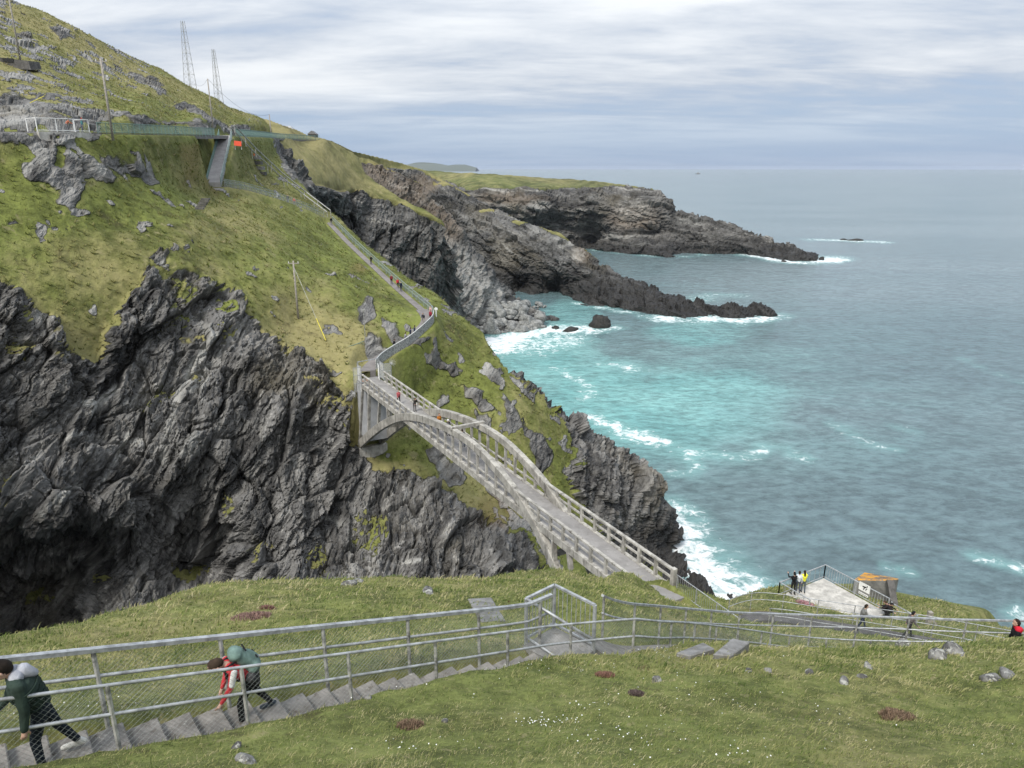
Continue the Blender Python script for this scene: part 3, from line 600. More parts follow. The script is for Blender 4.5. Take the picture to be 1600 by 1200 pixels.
# second: brown broken cliff, scree and boulder cove
headland('scree_slope', [(470, 235), (540, 240), (580, 248), (600, 259), (625, 270), (662, 287), (672, 302), (685, 322), (705, 337), (720, 360), (740, 385), (760, 415), (777, 432), (795, 460), (812, 470), (845, 488), (870, 500), (880, 520)],
 [(470, 235, 320), (560, 248, 330), (600, 262, 332), (662, 287, 336), (705, 337, 333), (740, 385, 333), (777, 432, 340), (795, 460, 350), (812, 470, 368), (845, 488, 358), (580, 300, 320), (640, 330, 324), (680, 400, 318), (720, 440, 318), (740, 480, 318), (770, 480, 330), (790, 492, 332), (760, 515, 322), (780, 520, 318), (800, 508, 333), (840, 500, 348), (870, 505, 345), (790, 535, 322), (840, 530, 350), (760, 545, 320), (700, 500, 312), (600, 450, 310), (480, 400, 300), (760, 620, 330), (880, 600, 360), (600, 620, 310)],
 (470, 930, 200, 600), 1.9, (50, 50, 36), M['headland'], [[(540, 246), (600, 262), (660, 285), (900, 480), (900, 700), (400, 700), (400, 300)]], .8, 1.5, (.6, .3, -.7), 131, brownb=[(600, 275, 40, 24), (640, 300, 40, 24), (680, 330, 34, 24), (590, 262, 30, 16), (700, 360, 22, 26)], paleb=[(720, 430, 34, 60), (760, 460, 30, 30), (700, 400, 26, 40), (780, 495, 40, 22), (745, 490, 34, 24)], dryv=.5, wetz=(3.5, .5))
# third: long arm with sea caves and a reef
headland('reef_headland', [(430, 200), (520, 219), (550, 235), (587, 245), (630, 255), (657, 264), (695, 282), (730, 302), (750, 317), (790, 332), (815, 345), (850, 357), (875, 362), (895, 377), (917, 390), (935, 405), (938, 417), (960, 425), (978, 433), (1000, 441), (1025, 446), (1042, 455), (1062, 464), (1085, 471), (1100, 475), (1140, 477), (1181, 480), (1200, 486), (1209, 492), (1214, 505)],
 [(430, 200, 390), (520, 219, 410), (550, 235, 420), (587, 245, 440), (630, 255, 462), (657, 264, 470), (695, 282, 462), (730, 302, 452), (790, 332, 440), (815, 345, 434), (850, 357, 428), (895, 377, 422), (917, 390, 414), (938, 417, 408), (978, 433, 397), (1025, 446, 386), (1062, 464, 372), (1100, 475, 363), (1181, 480, 361), (1209, 492, 357),
  (700, 300, 444), (740, 345, 436), (780, 390, 425), (830, 400, 418), (870, 400, 414), (900, 415, 406), (780, 440, 420), (760, 430, 428), (800, 465, 414), (812, 452, 432), (832, 460, 416), (845, 440, 420), (870, 452, 430), (860, 430, 416), (900, 450, 404), (860, 466, 422), (900, 471, 396), (931, 478, 384), (978, 486, 370), (1009, 491, 362), (1034, 495, 356), (1075, 499, 352), (1119, 496, 355), (1156, 499, 352), (1200, 494, 355),
  (860, 510, 400), (931, 530, 385), (1009, 540, 365), (1119, 540, 357), (1214, 540, 356), (740, 520, 420), (640, 420, 450), (600, 340, 450), (500, 330, 430)],
 (430, 1260, 170, 545), 1.8, (45, 45, 32), M['headland'], [[(560, 262), (600, 262), (650, 268), (690, 283), (730, 304), (790, 334), (850, 359), (900, 380), (950, 415), (1280, 470), (1300, 640), (400, 640), (420, 320)]], .95, 1.55, (.45, .2, .8), 151, greens=[(760, 330, 16, 5), (690, 288, 16, 5), (810, 348, 14, 4)], brownb=[(910, 395, 16, 18), (660, 290, 30, 14)], paleb=[(880, 375, 26, 10), (840, 365, 26, 8), (905, 395, 12, 14)], dryv=.55, wetz=(20, 7))
# fourth: far level headland with banded cliffs
headland('far_headland', [(560, 258), (640, 264), (712, 269), (775, 272), (850, 277), (912, 281), (950, 285), (978, 289), (1019, 294), (1036, 300), (1038, 310), (1050, 324), (1054, 331), (1087, 332), (1119, 342), (1150, 350), (1166, 360), (1191, 372), (1225, 381), (1250, 394), (1272, 402), (1277, 408), (1281, 420)],
 [(560, 258, 760), (640, 264, 800), (712, 269, 800), (850, 277, 790), (912, 281, 750), (950, 285, 710), (978, 289, 680), (1019, 294, 655), (1037, 302, 645), (1052, 328, 640), (1087, 333, 640), (1119, 342, 632), (1166, 360, 622), (1225, 381, 600), (1272, 402, 575), (1281, 420, 566), (730, 296, 660), (780, 291, 665), (850, 294, 662), (925, 292, 658), (1000, 294, 648), (640, 290, 700),
  (740, 320, 655), (800, 340, 654), (860, 350, 655), (920, 350, 650), (990, 350, 632), (900, 380, 652), (925, 375, 668), (940, 385, 640), (1000, 380, 618), (1020, 350, 628), (1024, 365, 640), (1045, 380, 612), (932, 391, 646), (994, 397, 613), (1052, 401, 597), (1060, 393, 618), (1103, 396, 614), (1166, 397, 610), (1200, 402, 588), (1237, 408, 567), (1100, 365, 622), (850, 420, 650), (1000, 440, 620), (1200, 440, 590), (640, 400, 680)],
 (560, 1320, 230, 440), 1.6, (120, 60, 26), M['far'], [[(560, 300), (660, 272), (690, 280), (730, 297), (780, 293), (850, 295), (925, 292.5), (965, 291), (1010, 293.5), (1034, 298), (1060, 325), (1300, 320), (1400, 500), (560, 520)]], .95, 2.1, (.15, .1, 1), 171, paleb=[(840, 320, 16, 6), (1080, 345, 26, 8), (990, 330, 30, 20)], brownb=[(990, 340, 40, 24), (800, 310, 60, 10)], dryv=.36, wetz=(14, 4))

# ------------------------------------------------------------------ distant island
def isle():
    top = [(632, 258), (650, 254), (662, 253.5), (680, 255), (690, 256.5), (700, 258.5), (712, 257), (726, 257), (736, 259.5), (745, 262)]
    D = 16000.; MBv = MB(); n = len(top); rows = []
    for k, (dd, hs) in enumerate(((-900, 0.0), (-350, .65), (0, 1.0), (700, .5), (1500, 0))):
        r = []
        for x, y in top:
            p = W(x, y, D); g = Wz(x, 264.4, 0) if False else np.array([p[0], p[1], -5.0])
            r.append((p[0], p[1] + dd, g[2] + (p[2] - g[2]) * hs))
        rows.append(r)
    V = [p for r in rows for p in r]; F = [(i * n + j, i * n + j + 1, (i + 1) * n + j + 1, (i + 1) * n + j) for i in range(4) for j in range(n - 1)]
    o = MBv.add(V, F).build('island_hills', M['isle'], None, True); tag(o, kind='structure')
isle()

# ------------------------------------------------------------------ the sea
def sea():
    th = np.r_[np.arange(-180, -48, 4.0), np.linspace(-44, 44, 640), np.arange(52, 180, 4.0)]; th = np.radians(th)
    dep = np.r_[np.linspace(80, 46, 8), np.geomspace(45, .09, 230)]; r = EYE / np.tan(np.radians(dep)); r[0] = .5
    T, Rr = np.meshgrid(th, r); x = (np.sin(T) * Rr).ravel(); y = (np.cos(T) * Rr).ravel(); V = np.c_[x, y, np.zeros_like(x)]
    nx, ny = len(th), len(r); idx = np.arange(nx * ny).reshape(ny, nx); nxt = np.roll(idx, -1, 1)
    F = np.stack([idx[:-1].ravel(), nxt[:-1].ravel(), nxt[1:].ravel(), idx[1:].ravel()], 1)[:, ::-1]
    sx, sy, D = proj(V); vis = (D > 30); px = np.where(vis, sx, -9999); py = np.where(vis, sy, 9999)
    foam = np.zeros(len(V))
    def streak(pts, wd, k):      # wd in metres on the water
        nonlocal foam
        P = [tuple(Wz(a, b, 0.0)[:2]) for a, b in pts]; A = np.array(P); lo = A.min(0) - 2 * wd; hi = A.max(0) + 2 * wd
        c = np.where((x > lo[0]) & (x < hi[0]) & (y > lo[1]) & (y < hi[1]))[0]
        d = polydist(x[c], y[c], P)[0]; foam[c] = np.maximum(foam[c], k * ss(wd * 2.0, 0, d + wd * .9 * fbm(np.c_[x[c], y[c], 0 * x[c]] / (wd * 1.5), 3, 8)))
    streak([(772, 530), (790, 545), (805, 525), (830, 520), (860, 516), (905, 514)], 9, 1.0); streak([(780, 545), (830, 545), (880, 530)], 13, .7)
    streak([(870, 576), (890, 588), (918, 600), (922, 612), (905, 625)], 3.5, .62); streak([(940, 570), (985, 570), (1000, 577), (970, 583)], 3.5, .62)
    streak([(922, 655), (960, 667), (1000, 684), (1032, 692)], 4.2, .95); streak([(1030, 692), (1080, 704), (1150, 716), (1182, 711), (1200, 697), (1258, 716)], 3.2, .62)
    streak([(1065, 712), (1092, 726), (1082, 738), (1040, 742)], 2.6, .6); streak([(1110, 690), (1150, 695)], 2, .5)
    streak([(1052, 800), (1058, 850), (1090, 890), (1130, 918), (1170, 925)], 6, .95); streak([(1065, 835), (1105, 875), (1155, 908)], 8, .66)
    streak([(1035, 498), (1075, 501), (1120, 497), (1160, 501), (1205, 495)], 8, .95); streak([(1085, 468), (1110, 461), (1150, 463)], 9, .5)
    streak([(900, 473), (978, 488), (1010, 493)], 4, .8); streak([(1195, 489), (1225, 493)], 6, .6)
    streak([(1166, 398), (1200, 403), (1237, 409), (1282, 409), (1310, 406)], 12, .95); streak([(1265, 375), (1310, 376), (1378, 379)], 11, .9); streak([(1290, 403), (1312, 402)], 14, .7)
    streak([(932, 391), (994, 398), (1052, 402), (1103, 398)], 6, .6); streak([(870, 515), (915, 518), (955, 513)], 7, .85)
    streak([(1525, 866), (1560, 876), (1605, 890)], 2.4, .75); streak([(1595, 966), (1640, 960)], 3, .7); streak([(1395, 885), (1415, 892)], 2.0, .6)
    streak([(1300, 660), (1350, 690), (1400, 705)], 3, .45); streak([(1380, 660), (1440, 680)], 3, .42); streak([(1180, 455), (1080, 450)], 4, .4); streak([(1340, 470), (1400, 474)], 4, .42)
    streak([(1140, 545), (1240, 555)], 3, .38); streak([(1500, 560), (1600, 600)], 3, .35); streak([(1010, 580), (1100, 560)], 3, .4)
    qq = np.c_[px / 60, py / 25, np.zeros_like(px)]; wob = fbm(qq, 4, 5)
    tq = blobs(px + 40 * wob, py + 25 * wob, [(840, 560, 130, 70), (930, 630, 150, 90), (1040, 690, 170, 70), (1120, 640, 200, 90), (890, 490, 60, 40), (1100, 520, 120, 30)])
    tq = np.maximum(.85 * tq * ss(1.5, .2, np.sqrt(((px - 930) / 420) ** 2 + ((py - 600) / 170) ** 2)), .40 * ss(1.5, .1, np.sqrt(((px - 1040) / 520) ** 2 + ((py - 620) / 190) ** 2)))
    me = np_mesh('sea', V, F, M['sea'], {'foam': foam, 'turq': tq, 'far': ss(60, 1000, np.hypot(x, y))}, True)
    tag(link('sea', me), kind='structure')
sea()
# ------------------------------------------------------------------ near headland (the ground we stand on)
BD = np.array([-.497, .868]); BN = np.array([.868, .497]); DECK = 45.0
def BP(s, wv, z): return np.array([BD[0] * s + BN[0] * wv, BD[1] * s + BN[1] * wv, z])
ST0, ST1 = np.array([-6.9, 6.5, EYE - 6.76]), np.array([.62, 12.67, EYE - 10.08])      # foot path: top and bottom of the stairs
NSTEP = 23
R_STAIR = np.array([ST0 + (ST0 - ST1) * .35, ST0, ST1, ST1 + np.array([1.1, .75, -.03])])
R_DOWN = catmull(np.array([ST1 + np.array([1.1, .75, -.03]), W(990, 1022, 17.0), W(1060, 1020, 19.8), W(1130, 1020, 22.6), W(1200, 1023, 24.6), W(1300, 1026, 25.6), W(1420, 1030, 25.2), W(1520, 1034, 24.2), W(1640, 1040, 23.0), W(1800, 1048, 22)]), 6)
R_LOWER = catmull(np.array([BP(29.7, 27.5, DECK), BP(25.5, 28.6, DECK - .1), W(1190, 962, 44.2), W(1290, 976, 42.6), W(1400, 994, 40.2), W(1500, 1012, 38.5), W(1640, 1040, 36)]), 6)
NEAR_C = [(0, 1000, 16), (-300, 1030, 13), (130, 975, 18), (250, 940, 20.5), (330, 913, 23), (560, 905, 25.5), (700, 902, 29), (780, 903, 31.5), (840, 892, 35.5), (900, 893, 38.5), (960, 907, 41), (1040, 926, 43.5), (1100, 938, 45.3), (1150, 942, 46.5),
 (100, 1060, 12.6), (300, 1040, 13.6), (450, 1000, 15.6), (600, 1000, 14.9), (500, 940, 19.5), (700, 960, 18.8), (760, 955, 20), (850, 930, 23.5), (960, 950, 22), (1050, 950, 25.5), (1000, 930, 31), (700, 925, 24), (900, 910, 31),
 (1130, 965, 30), (1200, 985, 30), (1300, 992, 32), (1240, 938, 50), (1330, 965, 48), (1400, 952, 53), (1470, 962, 52), (1540, 978, 49), (1620, 992, 46), (1900, 1040, 40), (1500, 1000, 38), (1420, 985, 42),
 (-200, 1200, 8.2), (160, 1203, 8.2), (330, 1143, 9.65), (500, 1106, 10.75), (700, 1064, 12.2), (850, 1032, 13.9), (930, 1021, 15.0), (1060, 1008, 16.9), (1180, 1012, 17.8), (1300, 1016, 18.4), (1450, 1007, 19.6), (1600, 1004, 20.6), (1800, 1020, 20.5),
 (500, 1200, 8.0), (800, 1200, 7.6), (1200, 1200, 7.8), (1600, 1200, 8.4), (1000, 1100, 11.0), (1300, 1100, 11.6), (1600, 1100, 12.2), (700, 1140, 9.7), (1900, 1150, 10)]
_c = np.array([W(*c) for c in NEAR_C])
_c = np.vstack([_c, [(0, 0, EYE - 1.68), (-6, 1, EYE - 2.5), (6, 0, EYE - 1.9), (14, 2, EYE - 2.6), (-14, 0, EYE - 3.5), (0, -8, EYE + 2), (-12, -8, EYE + 1), (16, -8, EYE + 1), (26, 8, EYE - 8)], ST0 + [.2, 1.0, -.15], (ST0 + ST1) / 2 + [-.6, .8, -.15], ST1 + [-.6, .8, -.12], R_DOWN[8::6], R_LOWER[4::6]])
RIDGE = [W(*c)[:2] for c in [(-600, 1060, 11), (-300, 1030, 13), (0, 1000, 16), (130, 975, 18), (250, 940, 20.5), (330, 913, 23), (560, 905, 25.5), (700, 902, 29), (780, 903, 31.5), (840, 892, 35.5), (900, 889, 38.5), (960, 905, 40.5)]] + [BP(30.0, 25.4, 0)[:2], BP(29.9, 29.6, 0)[:2]] + [W(*c)[:2] for c in [(1150, 941, 46.5), (1190, 932, 50.5), (1215, 928, 54)]] + [(25.5, 52.5), (31, 55.5), (38, 50)] + [W(*c)[:2] for c in [(1470, 960, 53), (1540, 977, 50), (1620, 991, 47), (1900, 1040, 41)]]
def near_z(x, y):
    z = tps(_c[:, :2] / 10, _c[:, 2], np.c_[x, y] / 10, 4e-4)
    poly = [tuple(p) for p in RIDGE] + [(90, 25), (90, -60), (-90, -60), (-90, 5)]
    i = inpoly(x, y, poly); d = polydist(x, y, [tuple(p) for p in RIDGE])[0]; d = np.where(i, 0, d)
    q = np.c_[x, y, z * 0]
    z = z - .18 * d - np.clip(d - .5, 0, 99) ** 1.5 * (1.1 + .5 * fbm(q / 3, 3, 21)) * 1.0
    return np.maximum(z, -4), d
def near_ground(x, y):
    z, d = near_z(x, y); q = np.c_[x, y, np.zeros_like(x)]
    b = .13 * fbm(q / .8, 3, 301) + .22 * fbm(q / 3.1, 3, 302) + .045 * fbm(q / .28, 2, 303)
    z = z + b * np.clip(np.hypot(x, y - 1) / 5, 0, 1) * (1 - .75 * ss(26, 36, y))
    wl = np.zeros_like(z)
    for P, hw, bl in ((R_STAIR, .42, .35), (R_DOWN, .6, .55), (R_LOWER, .8, .6)):
        P = resample(P, .5); dd, _, _, t = polydist(x, y, P[:, :2]); pz = np.interp(t, np.arange(len(P)), P[:, 2])
        k = ss(hw + bl, hw, dd); z = z * (1 - k) + (pz - .22) * k; wl = np.maximum(wl, ss(hw + .3, hw, dd))
    return z, d, wl
def axis(segs): return np.concatenate([np.arange(a, b, s) for a, b, s in segs])
ax = axis([(-60, -16, 1.2), (-16, 24, .14), (24, 50, .35), (50, 80, 1.5)]); ay = axis([(-30, 2, 1.2), (2, 26, .14), (26, 60, .35), (60, 110, 1.5)])
GX, GY = np.meshgrid(ax, ay); gx, gy = GX.ravel(), GY.ravel(); gz, gd, gw = near_ground(gx, gy)
cliffy = ss(.9, 2.2, gd)
idx = np.arange(len(gx)).reshape(len(ay), len(ax))
F = np.stack([idx[:-1, :-1].ravel(), idx[:-1, 1:].ravel(), idx[1:, 1:].ravel(), idx[1:, :-1].ravel()], 1)
V = np.c_[gx, gy, gz]; N = vnormals(V, F)
V = V + N * (cliffy * (1.1 * fbm(V / 3.5, 4, 310) + .4 * ridged(V / 1.3, 3, 311)))[:, None]
keep = (V[F][:, :, 2].max(1) > -3.9); F = F[keep]
drying = .25 + .35 * fbm(np.c_[gx, gy, gx * 0] / 2.5, 3, 320) + .35 * ss(18, 30, np.hypot(gx, gy)) * ss(10, -4, gx)
_gz = gz.reshape(len(ay), len(ax)); _gd = gd.reshape(_gz.shape); _gw = gw.reshape(_gz.shape)
def ground_at(x, y):
    x = np.asarray(x, float); y = np.asarray(y, float)
    i = np.clip(np.searchsorted(ax, x) - 1, 0, len(ax) - 2); j = np.clip(np.searchsorted(ay, y) - 1, 0, len(ay) - 2)
    u = np.clip((x - ax[i]) / (ax[i + 1] - ax[i]), 0, 1); v = np.clip((y - ay[j]) / (ay[j + 1] - ay[j]), 0, 1)
    f = lambda G: G[j, i] * (1 - u) * (1 - v) + G[j, i + 1] * u * (1 - v) + G[j + 1, i] * (1 - u) * v + G[j + 1, i + 1] * u * v
    return f(_gz), f(_gd), f(_gw)
me = np_mesh('near_headland', V, F, M['near'], {'rock': np.maximum(cliffy, .0), 'dry': drying, 'pale': np.zeros(len(V)), 'wet': np.zeros(len(V)), 'brown': gw * .55}, True)
tag(link('near_headland', me), kind='structure')

def on_ground(x, y, lo=5.0, hi=70.0):
    """where a bearing first meets the near ground"""
    D = np.arange(lo, hi, .05); P = W(np.full_like(D, x), np.full_like(D, y), D); z = ground_at(P[:, 0], P[:, 1])[0]
    k = np.where(P[:, 2] < z)[0]
    return P[k[0]].copy() if len(k) else W(x, y, hi)
# ---- grass blades on the near slopes: one uncountable mass
def blades(name, label, n, region, length, width, seed, cam_lo, cam_hi):
    rng = np.random.default_rng(seed)
    (x0, x1), (y0, y1) = region
    # sample in the picture's bearing space so that the cover thins with distance, then drop onto the ground
    x = rng.uniform(x0, x1, n * 4); y = rng.uniform(y0, y1, n * 4)
    z, d, wl = ground_at(x, y); sx, sy, D = proj(np.c_[x, y, z])
    ok = (wl < .25) & (d < 1.2) & (D > 3) & (sx > -90) & (sx < 1690) & (sy < 1270) & (D > cam_lo) & (D < cam_hi)
    ok &= rng.uniform(0, 1, len(x)) < np.clip((cam_lo * 1.3 / np.maximum(D, .1)) ** 1.2, .06, 1)
    x, y, z, D = x[ok][:n], y[ok][:n], z[ok][:n], D[ok][:n]; m = len(x)
    q = np.c_[x, y, x * 0]; tuft = fbm(q / .8, 3, 330); dryf = .8 * fbm(q / 2.2, 3, 331) + .6 * fbm(q / .7, 2, 334) + .6 * fbm(q / .25, 2, 332); thr = fbm(q / 1.1 + 40, 3, 333)
    L = length * (1 + .8 * tuft + rng.normal(0, .32, m) + (rng.uniform(size=m) < .03) * 1.2).clip(.3, 2.8) * (1 + .03 * D); wd = width * (.7 + .6 * rng.uniform(size=m)) * (.6 + D / 14)
    a = rng.uniform(0, 2 * np.pi, m); lean = rng.uniform(.15, 1.0, m); wind = np.array([.18, -.06])
    hx = np.cos(a) * lean + wind[0]; hy = np.sin(a) * lean + wind[1]
    sxv, syv = -np.sin(a + .6), np.cos(a + .6)
    B = np.c_[x, y, z - .02]; T = B + np.c_[hx * L * .9, hy * L * .9, L * .72]; Mi = B + np.c_[hx * L * .32, hy * L * .32, L * .5]
    S = np.c_[sxv, syv, 0 * a] * wd[:, None]
    Vv = np.stack([B - S, B + S, Mi + S * .7, Mi - S * .7, T], 1).reshape(-1, 3)
    k = np.arange(m) * 5; F = np.concatenate([np.stack([k, k + 1, k + 2], 1), np.stack([k, k + 2, k + 3], 1), np.stack([k + 3, k + 2, k + 4], 1)])
    pal = np.array([(.085, .130, .030), (.20, .245, .070), (.315, .32, .125), (.43, .395, .20), (.55, .49, .30)])
    t = np.clip(1.7 + 2.9 * dryf + rng.normal(0, .9, m), 0, 3.999); i = t.astype(int); f = (t - i)[:, None]
    c = pal[i] * (1 - f) + pal[i + 1] * f
    red = (thr > .52)[:, None] & (rng.uniform(size=m) < .5)[:, None]; c = np.where(red, np.array([.16, .085, .05]), c)
    c = np.repeat(c, 5, 0)
    me = np_mesh(name, Vv, F, M['blade'], {'tint': c}, False)
    tag(link(name, me), label, 'grass', kind='stuff')
blades('foreground_grass', 'short rough grass on the slope below the viewer', 150000, ((-12, 17), (3.5, 19)), .046, .0040, 1, 5, 17)
blades('slope_grass', 'rough grass on the brow beyond the railings', 90000, ((-18, 36), (8, 56)), .07, .0075, 2, 13, 60)
# daisies and campion: uncountable specks in loose drifts
def flowers():
    rng = np.random.default_rng(5); pts = []
    for (x, y, D, n, sp) in [(890, 1050, 13.2, 22, .35), (850, 1130, 10.2, 26, .16), (845, 1140, 10, 20, .12), (1000, 1150, 9.4, 26, .35), (930, 1155, 9.2, 14, .25), (1045, 1035, 14.6, 30, .4), (930, 1110, 10.8, 12, .12), (650, 1165, 8.9, 16, .14), (1160, 1170, 8.6, 12, .15), (1330, 1160, 9, 4, .3), (1040, 1085, 12, 10, .5), (1140, 1095, 11.6, 10, .4), (1200, 1120, 10.5, 12, .6), (700, 1110, 11, 10, .6), (1450, 1150, 9.5, 8, .6), (60, 1150, 10.3, 30, .4), (230, 1140, 10.6, 14, .2), (1020, 1180, 8.3, 10, .3)]:
        p = W(x, y, D); q = rng.normal(0, sp * 1.3, (n, 2)) * [1.6, .7] + p[:2]; pts.append(q)
    q = np.vstack(pts); z, d, wl = ground_at(q[:, 0], q[:, 1]); V = []; F = []
    for (x, y), zz in zip(q, z):
        h = rng.uniform(.05, .10); r = rng.uniform(.005, .011); b = len(V); tx, ty = rng.normal(0, .3, 2)
        for k in range(6): a = k * math.pi / 3; V.append((x + r * math.cos(a), y + r * math.sin(a), zz + h + r * (tx * math.cos(a) + ty * math.sin(a))))
        V.append((x, y, zz + h + r * .5)); F += [(b + k, b + (k + 1) % 6, b + 6) for k in range(6)]
    me = np_mesh('daisies', V, F, M['white']); tag(link('daisies', me), 'tiny white flowers scattered in drifts over the foreground turf', 'flowers', kind='stuff')
flowers()
# ------------------------------------------------------------------ the arched footbridge
WL, WR = 26.15, 29.0               # centre lines of the two parapets
S0, S1 = 29.7, 83.3                # near and far end of the deck
RIB = catmull(np.array([(31.0, -12.5), (34.0, -8.2), (36.5, -4.9), (38.6, -2.55), (40.4, -1.05), (42.7, .42), (45.2, 1.45), (48, 2.2), (52, 2.83), (56.7, 2.78), (61.1, 2.3), (65.8, 1.45), (70.75, -.05), (76.2, -2.55), (81.3, -5.4), (87.05, -8.95), (88.6, -10.0)]), 5)
def rib_top(s): return float(np.interp(s, RIB[:, 0], RIB[:, 1]))
def bridge():
    root = empty('arched_footbridge', BP(56, 27.57, DECK)); tag(root, 'weathered concrete arch footbridge spanning the chasm to the hillside', 'bridge')
    m = MB(); m.prism([BP(S0 - 1.2, WL + .12, DECK - .28), BP(S0 - 1.2, WR - .12, DECK - .28), BP(S1 + 2.6, WR - .12, DECK - .28), BP(S1 + 2.6, WL + .12, DECK - .28)], (0, 0, .28)); m.build('deck', M['deck'], root)
    for side, wv in ((-1, WL), (1, WR)):
        # arch rib
        n = len(RIB); V = []; F = []
        for i, (s, z) in enumerate(RIB):
            a = RIB[max(i - 1, 0)]; b = RIB[min(i + 1, n - 1)]; tx, tz = b - a; L = math.hypot(tx, tz); nx, nz = -tz / L, tx / L
            dep = .62 + .45 * min(abs(s - 54.5) / 30, 1.2); hw = .24
            for ww, q in ((-hw, 0), (hw, 0), (hw, 1), (-hw, 1)): V.append(BP(s - nx * dep * q, wv + ww, DECK + z - nz * dep * q))
        for i in range(n - 1):
            for k in range(4): F.append((i * 4 + k, i * 4 + (k + 1) % 4, i * 4 + 4 + (k + 1) % 4, i * 4 + 4 + k))
        F += [(3, 2, 1, 0), tuple(4 * (n - 1) + k for k in range(4))]
        MB().add(V, F).build('arch_rib', M['rib'], root, bevel=.03)
        # parapet: edge beam with rails; every post is a piece of its own
        m = MB(); m.beam(BP(S0, wv, DECK - .24), BP(S1, wv, DECK - .24), .30, .62); par = m.build('parapet_edge_beam', M['bridge'], root, bevel=.02)
        # the handrail stops where the rib rises above it
        hi = [s for s in np.arange(S0, S1, .1) if rib_top(s) - .55 > 1.25]
        segs = [(S0 - .1, min(hi) - .2), (max(hi) + .2, S1 + .1)]
        for a, b in segs: MB().beam(BP(a, wv, DECK + 1.27), BP(b, wv, DECK + 1.27), .24, .15).build('top_rail', M['bridge'], par, bevel=.015)
        MB().beam(BP(S0, wv, DECK + .66), BP(S1, wv, DECK + .66), .12, .13).build('middle_rail', M['bridge'], par)
        for s in np.arange(S0, S1 + .1, 1.70):
            top = DECK + 1.2; rt = rib_top(s)
            if rt > 1.4: top = DECK + rt - .5
            if abs(s - S0) < .1: MB().beam(BP(s, wv, DECK - .5), BP(s, wv, DECK + 1.42), .32, .32, up=BP(1, 0, 0)).build('end_post', M['bridge'], par, bevel=.02); continue
            MB().beam(BP(s, wv, DECK + .07), BP(s, wv, top), .20, .24, up=BP(1, 0, 0)).build('post', M['bridge'], par, bevel=.012)
        # struts between rib and deck
        for s0, s1 in ((74.5, 74.5), (78.3, 77.2), (82.2, 81.0), (86.2, 83.4)):
            MB().beam(BP(s0, wv, DECK + rib_top(s0) - .35), BP(s1, wv, DECK - .5), .30, .34, up=BP(0, 1, 0)).build('spandrel_strut', M['bridge'], root, bevel=.015)
        for s0, s1 in ((39.2, 39.4), (36.2, 37.4), (34.4, 31.6)):
            MB().beam(BP(s0, wv, DECK + rib_top(s0) - .3), BP(s1, wv, DECK - .5), .30, .34, up=BP(0, 1, 0)).build('spandrel_strut', M['bridge'], root, bevel=.015)
    for s in (56.6,):
        z = DECK + rib_top(s) + .02; MB().beam(BP(s, WL - .34, z), BP(s, WR + .34, z), .34, .34).build('cross_beam', M['bridge'], root, bevel=.02)
    for s in (39.8, 73.6, 78.6, 83.6): MB().beam(BP(s, WL + .2, DECK + rib_top(s) - .45), BP(s, WR - .2, DECK + rib_top(s) - .45), .30, .40).build('cross_beam', M['bridge'], root)
    for s in np.arange(S0 + 1.7, S1, 3.4): MB().beam(BP(s, WL + .15, DECK - .42), BP(s, WR - .15, DECK - .42), .25, .26).build('deck_joist', M['bridge'], root)
    # far abutment: pale wall under the deck and the plinth that takes the thrust
    m = MB(); m.prism([BP(82.8, WL + .1, DECK - 7.5), BP(82.8, WR - .1, DECK - 7.5), BP(90, WR - .1, DECK - 7.5), BP(90, WL + .1, DECK - 7.5)], (0, 0, 7.2)); m.build('abutment_wall', M['wallgrey'], root)
    m = MB(); m.prism([BP(85.6, WL - .3, DECK - 12.0), BP(85.6, WR + .7, DECK - 12.0), BP(91, WR + .7, DECK - 12.0), BP(91, WL - .3, DECK - 12.0)], (0, 0, 2.6)); m.build('abutment_plinth', M['bridge'], root, bevel=.05)
    m = MB(); m.prism([BP(86.2, WL - .9, DECK - 10.6), BP(86.2, WL + .6, DECK - 10.6), BP(89.5, WL + .6, DECK - 10.6), BP(89.5, WL - .9, DECK - 10.6)], (0, 0, 1.7)); m.build('springing_block', M['bridge'], root, bevel=.06)
    m = MB(); m.prism([BP(S1 + 2.2, WL + .2, DECK - 8), BP(S1 + 2.2, WR + .3, DECK - 8), BP(S1 + 7, WR + .3, DECK - 8), BP(S1 + 7, WL + .2, DECK - 8)], (0, 0, 7.85)); m.build('approach_wall', M['darkstone'], root)
bridge()
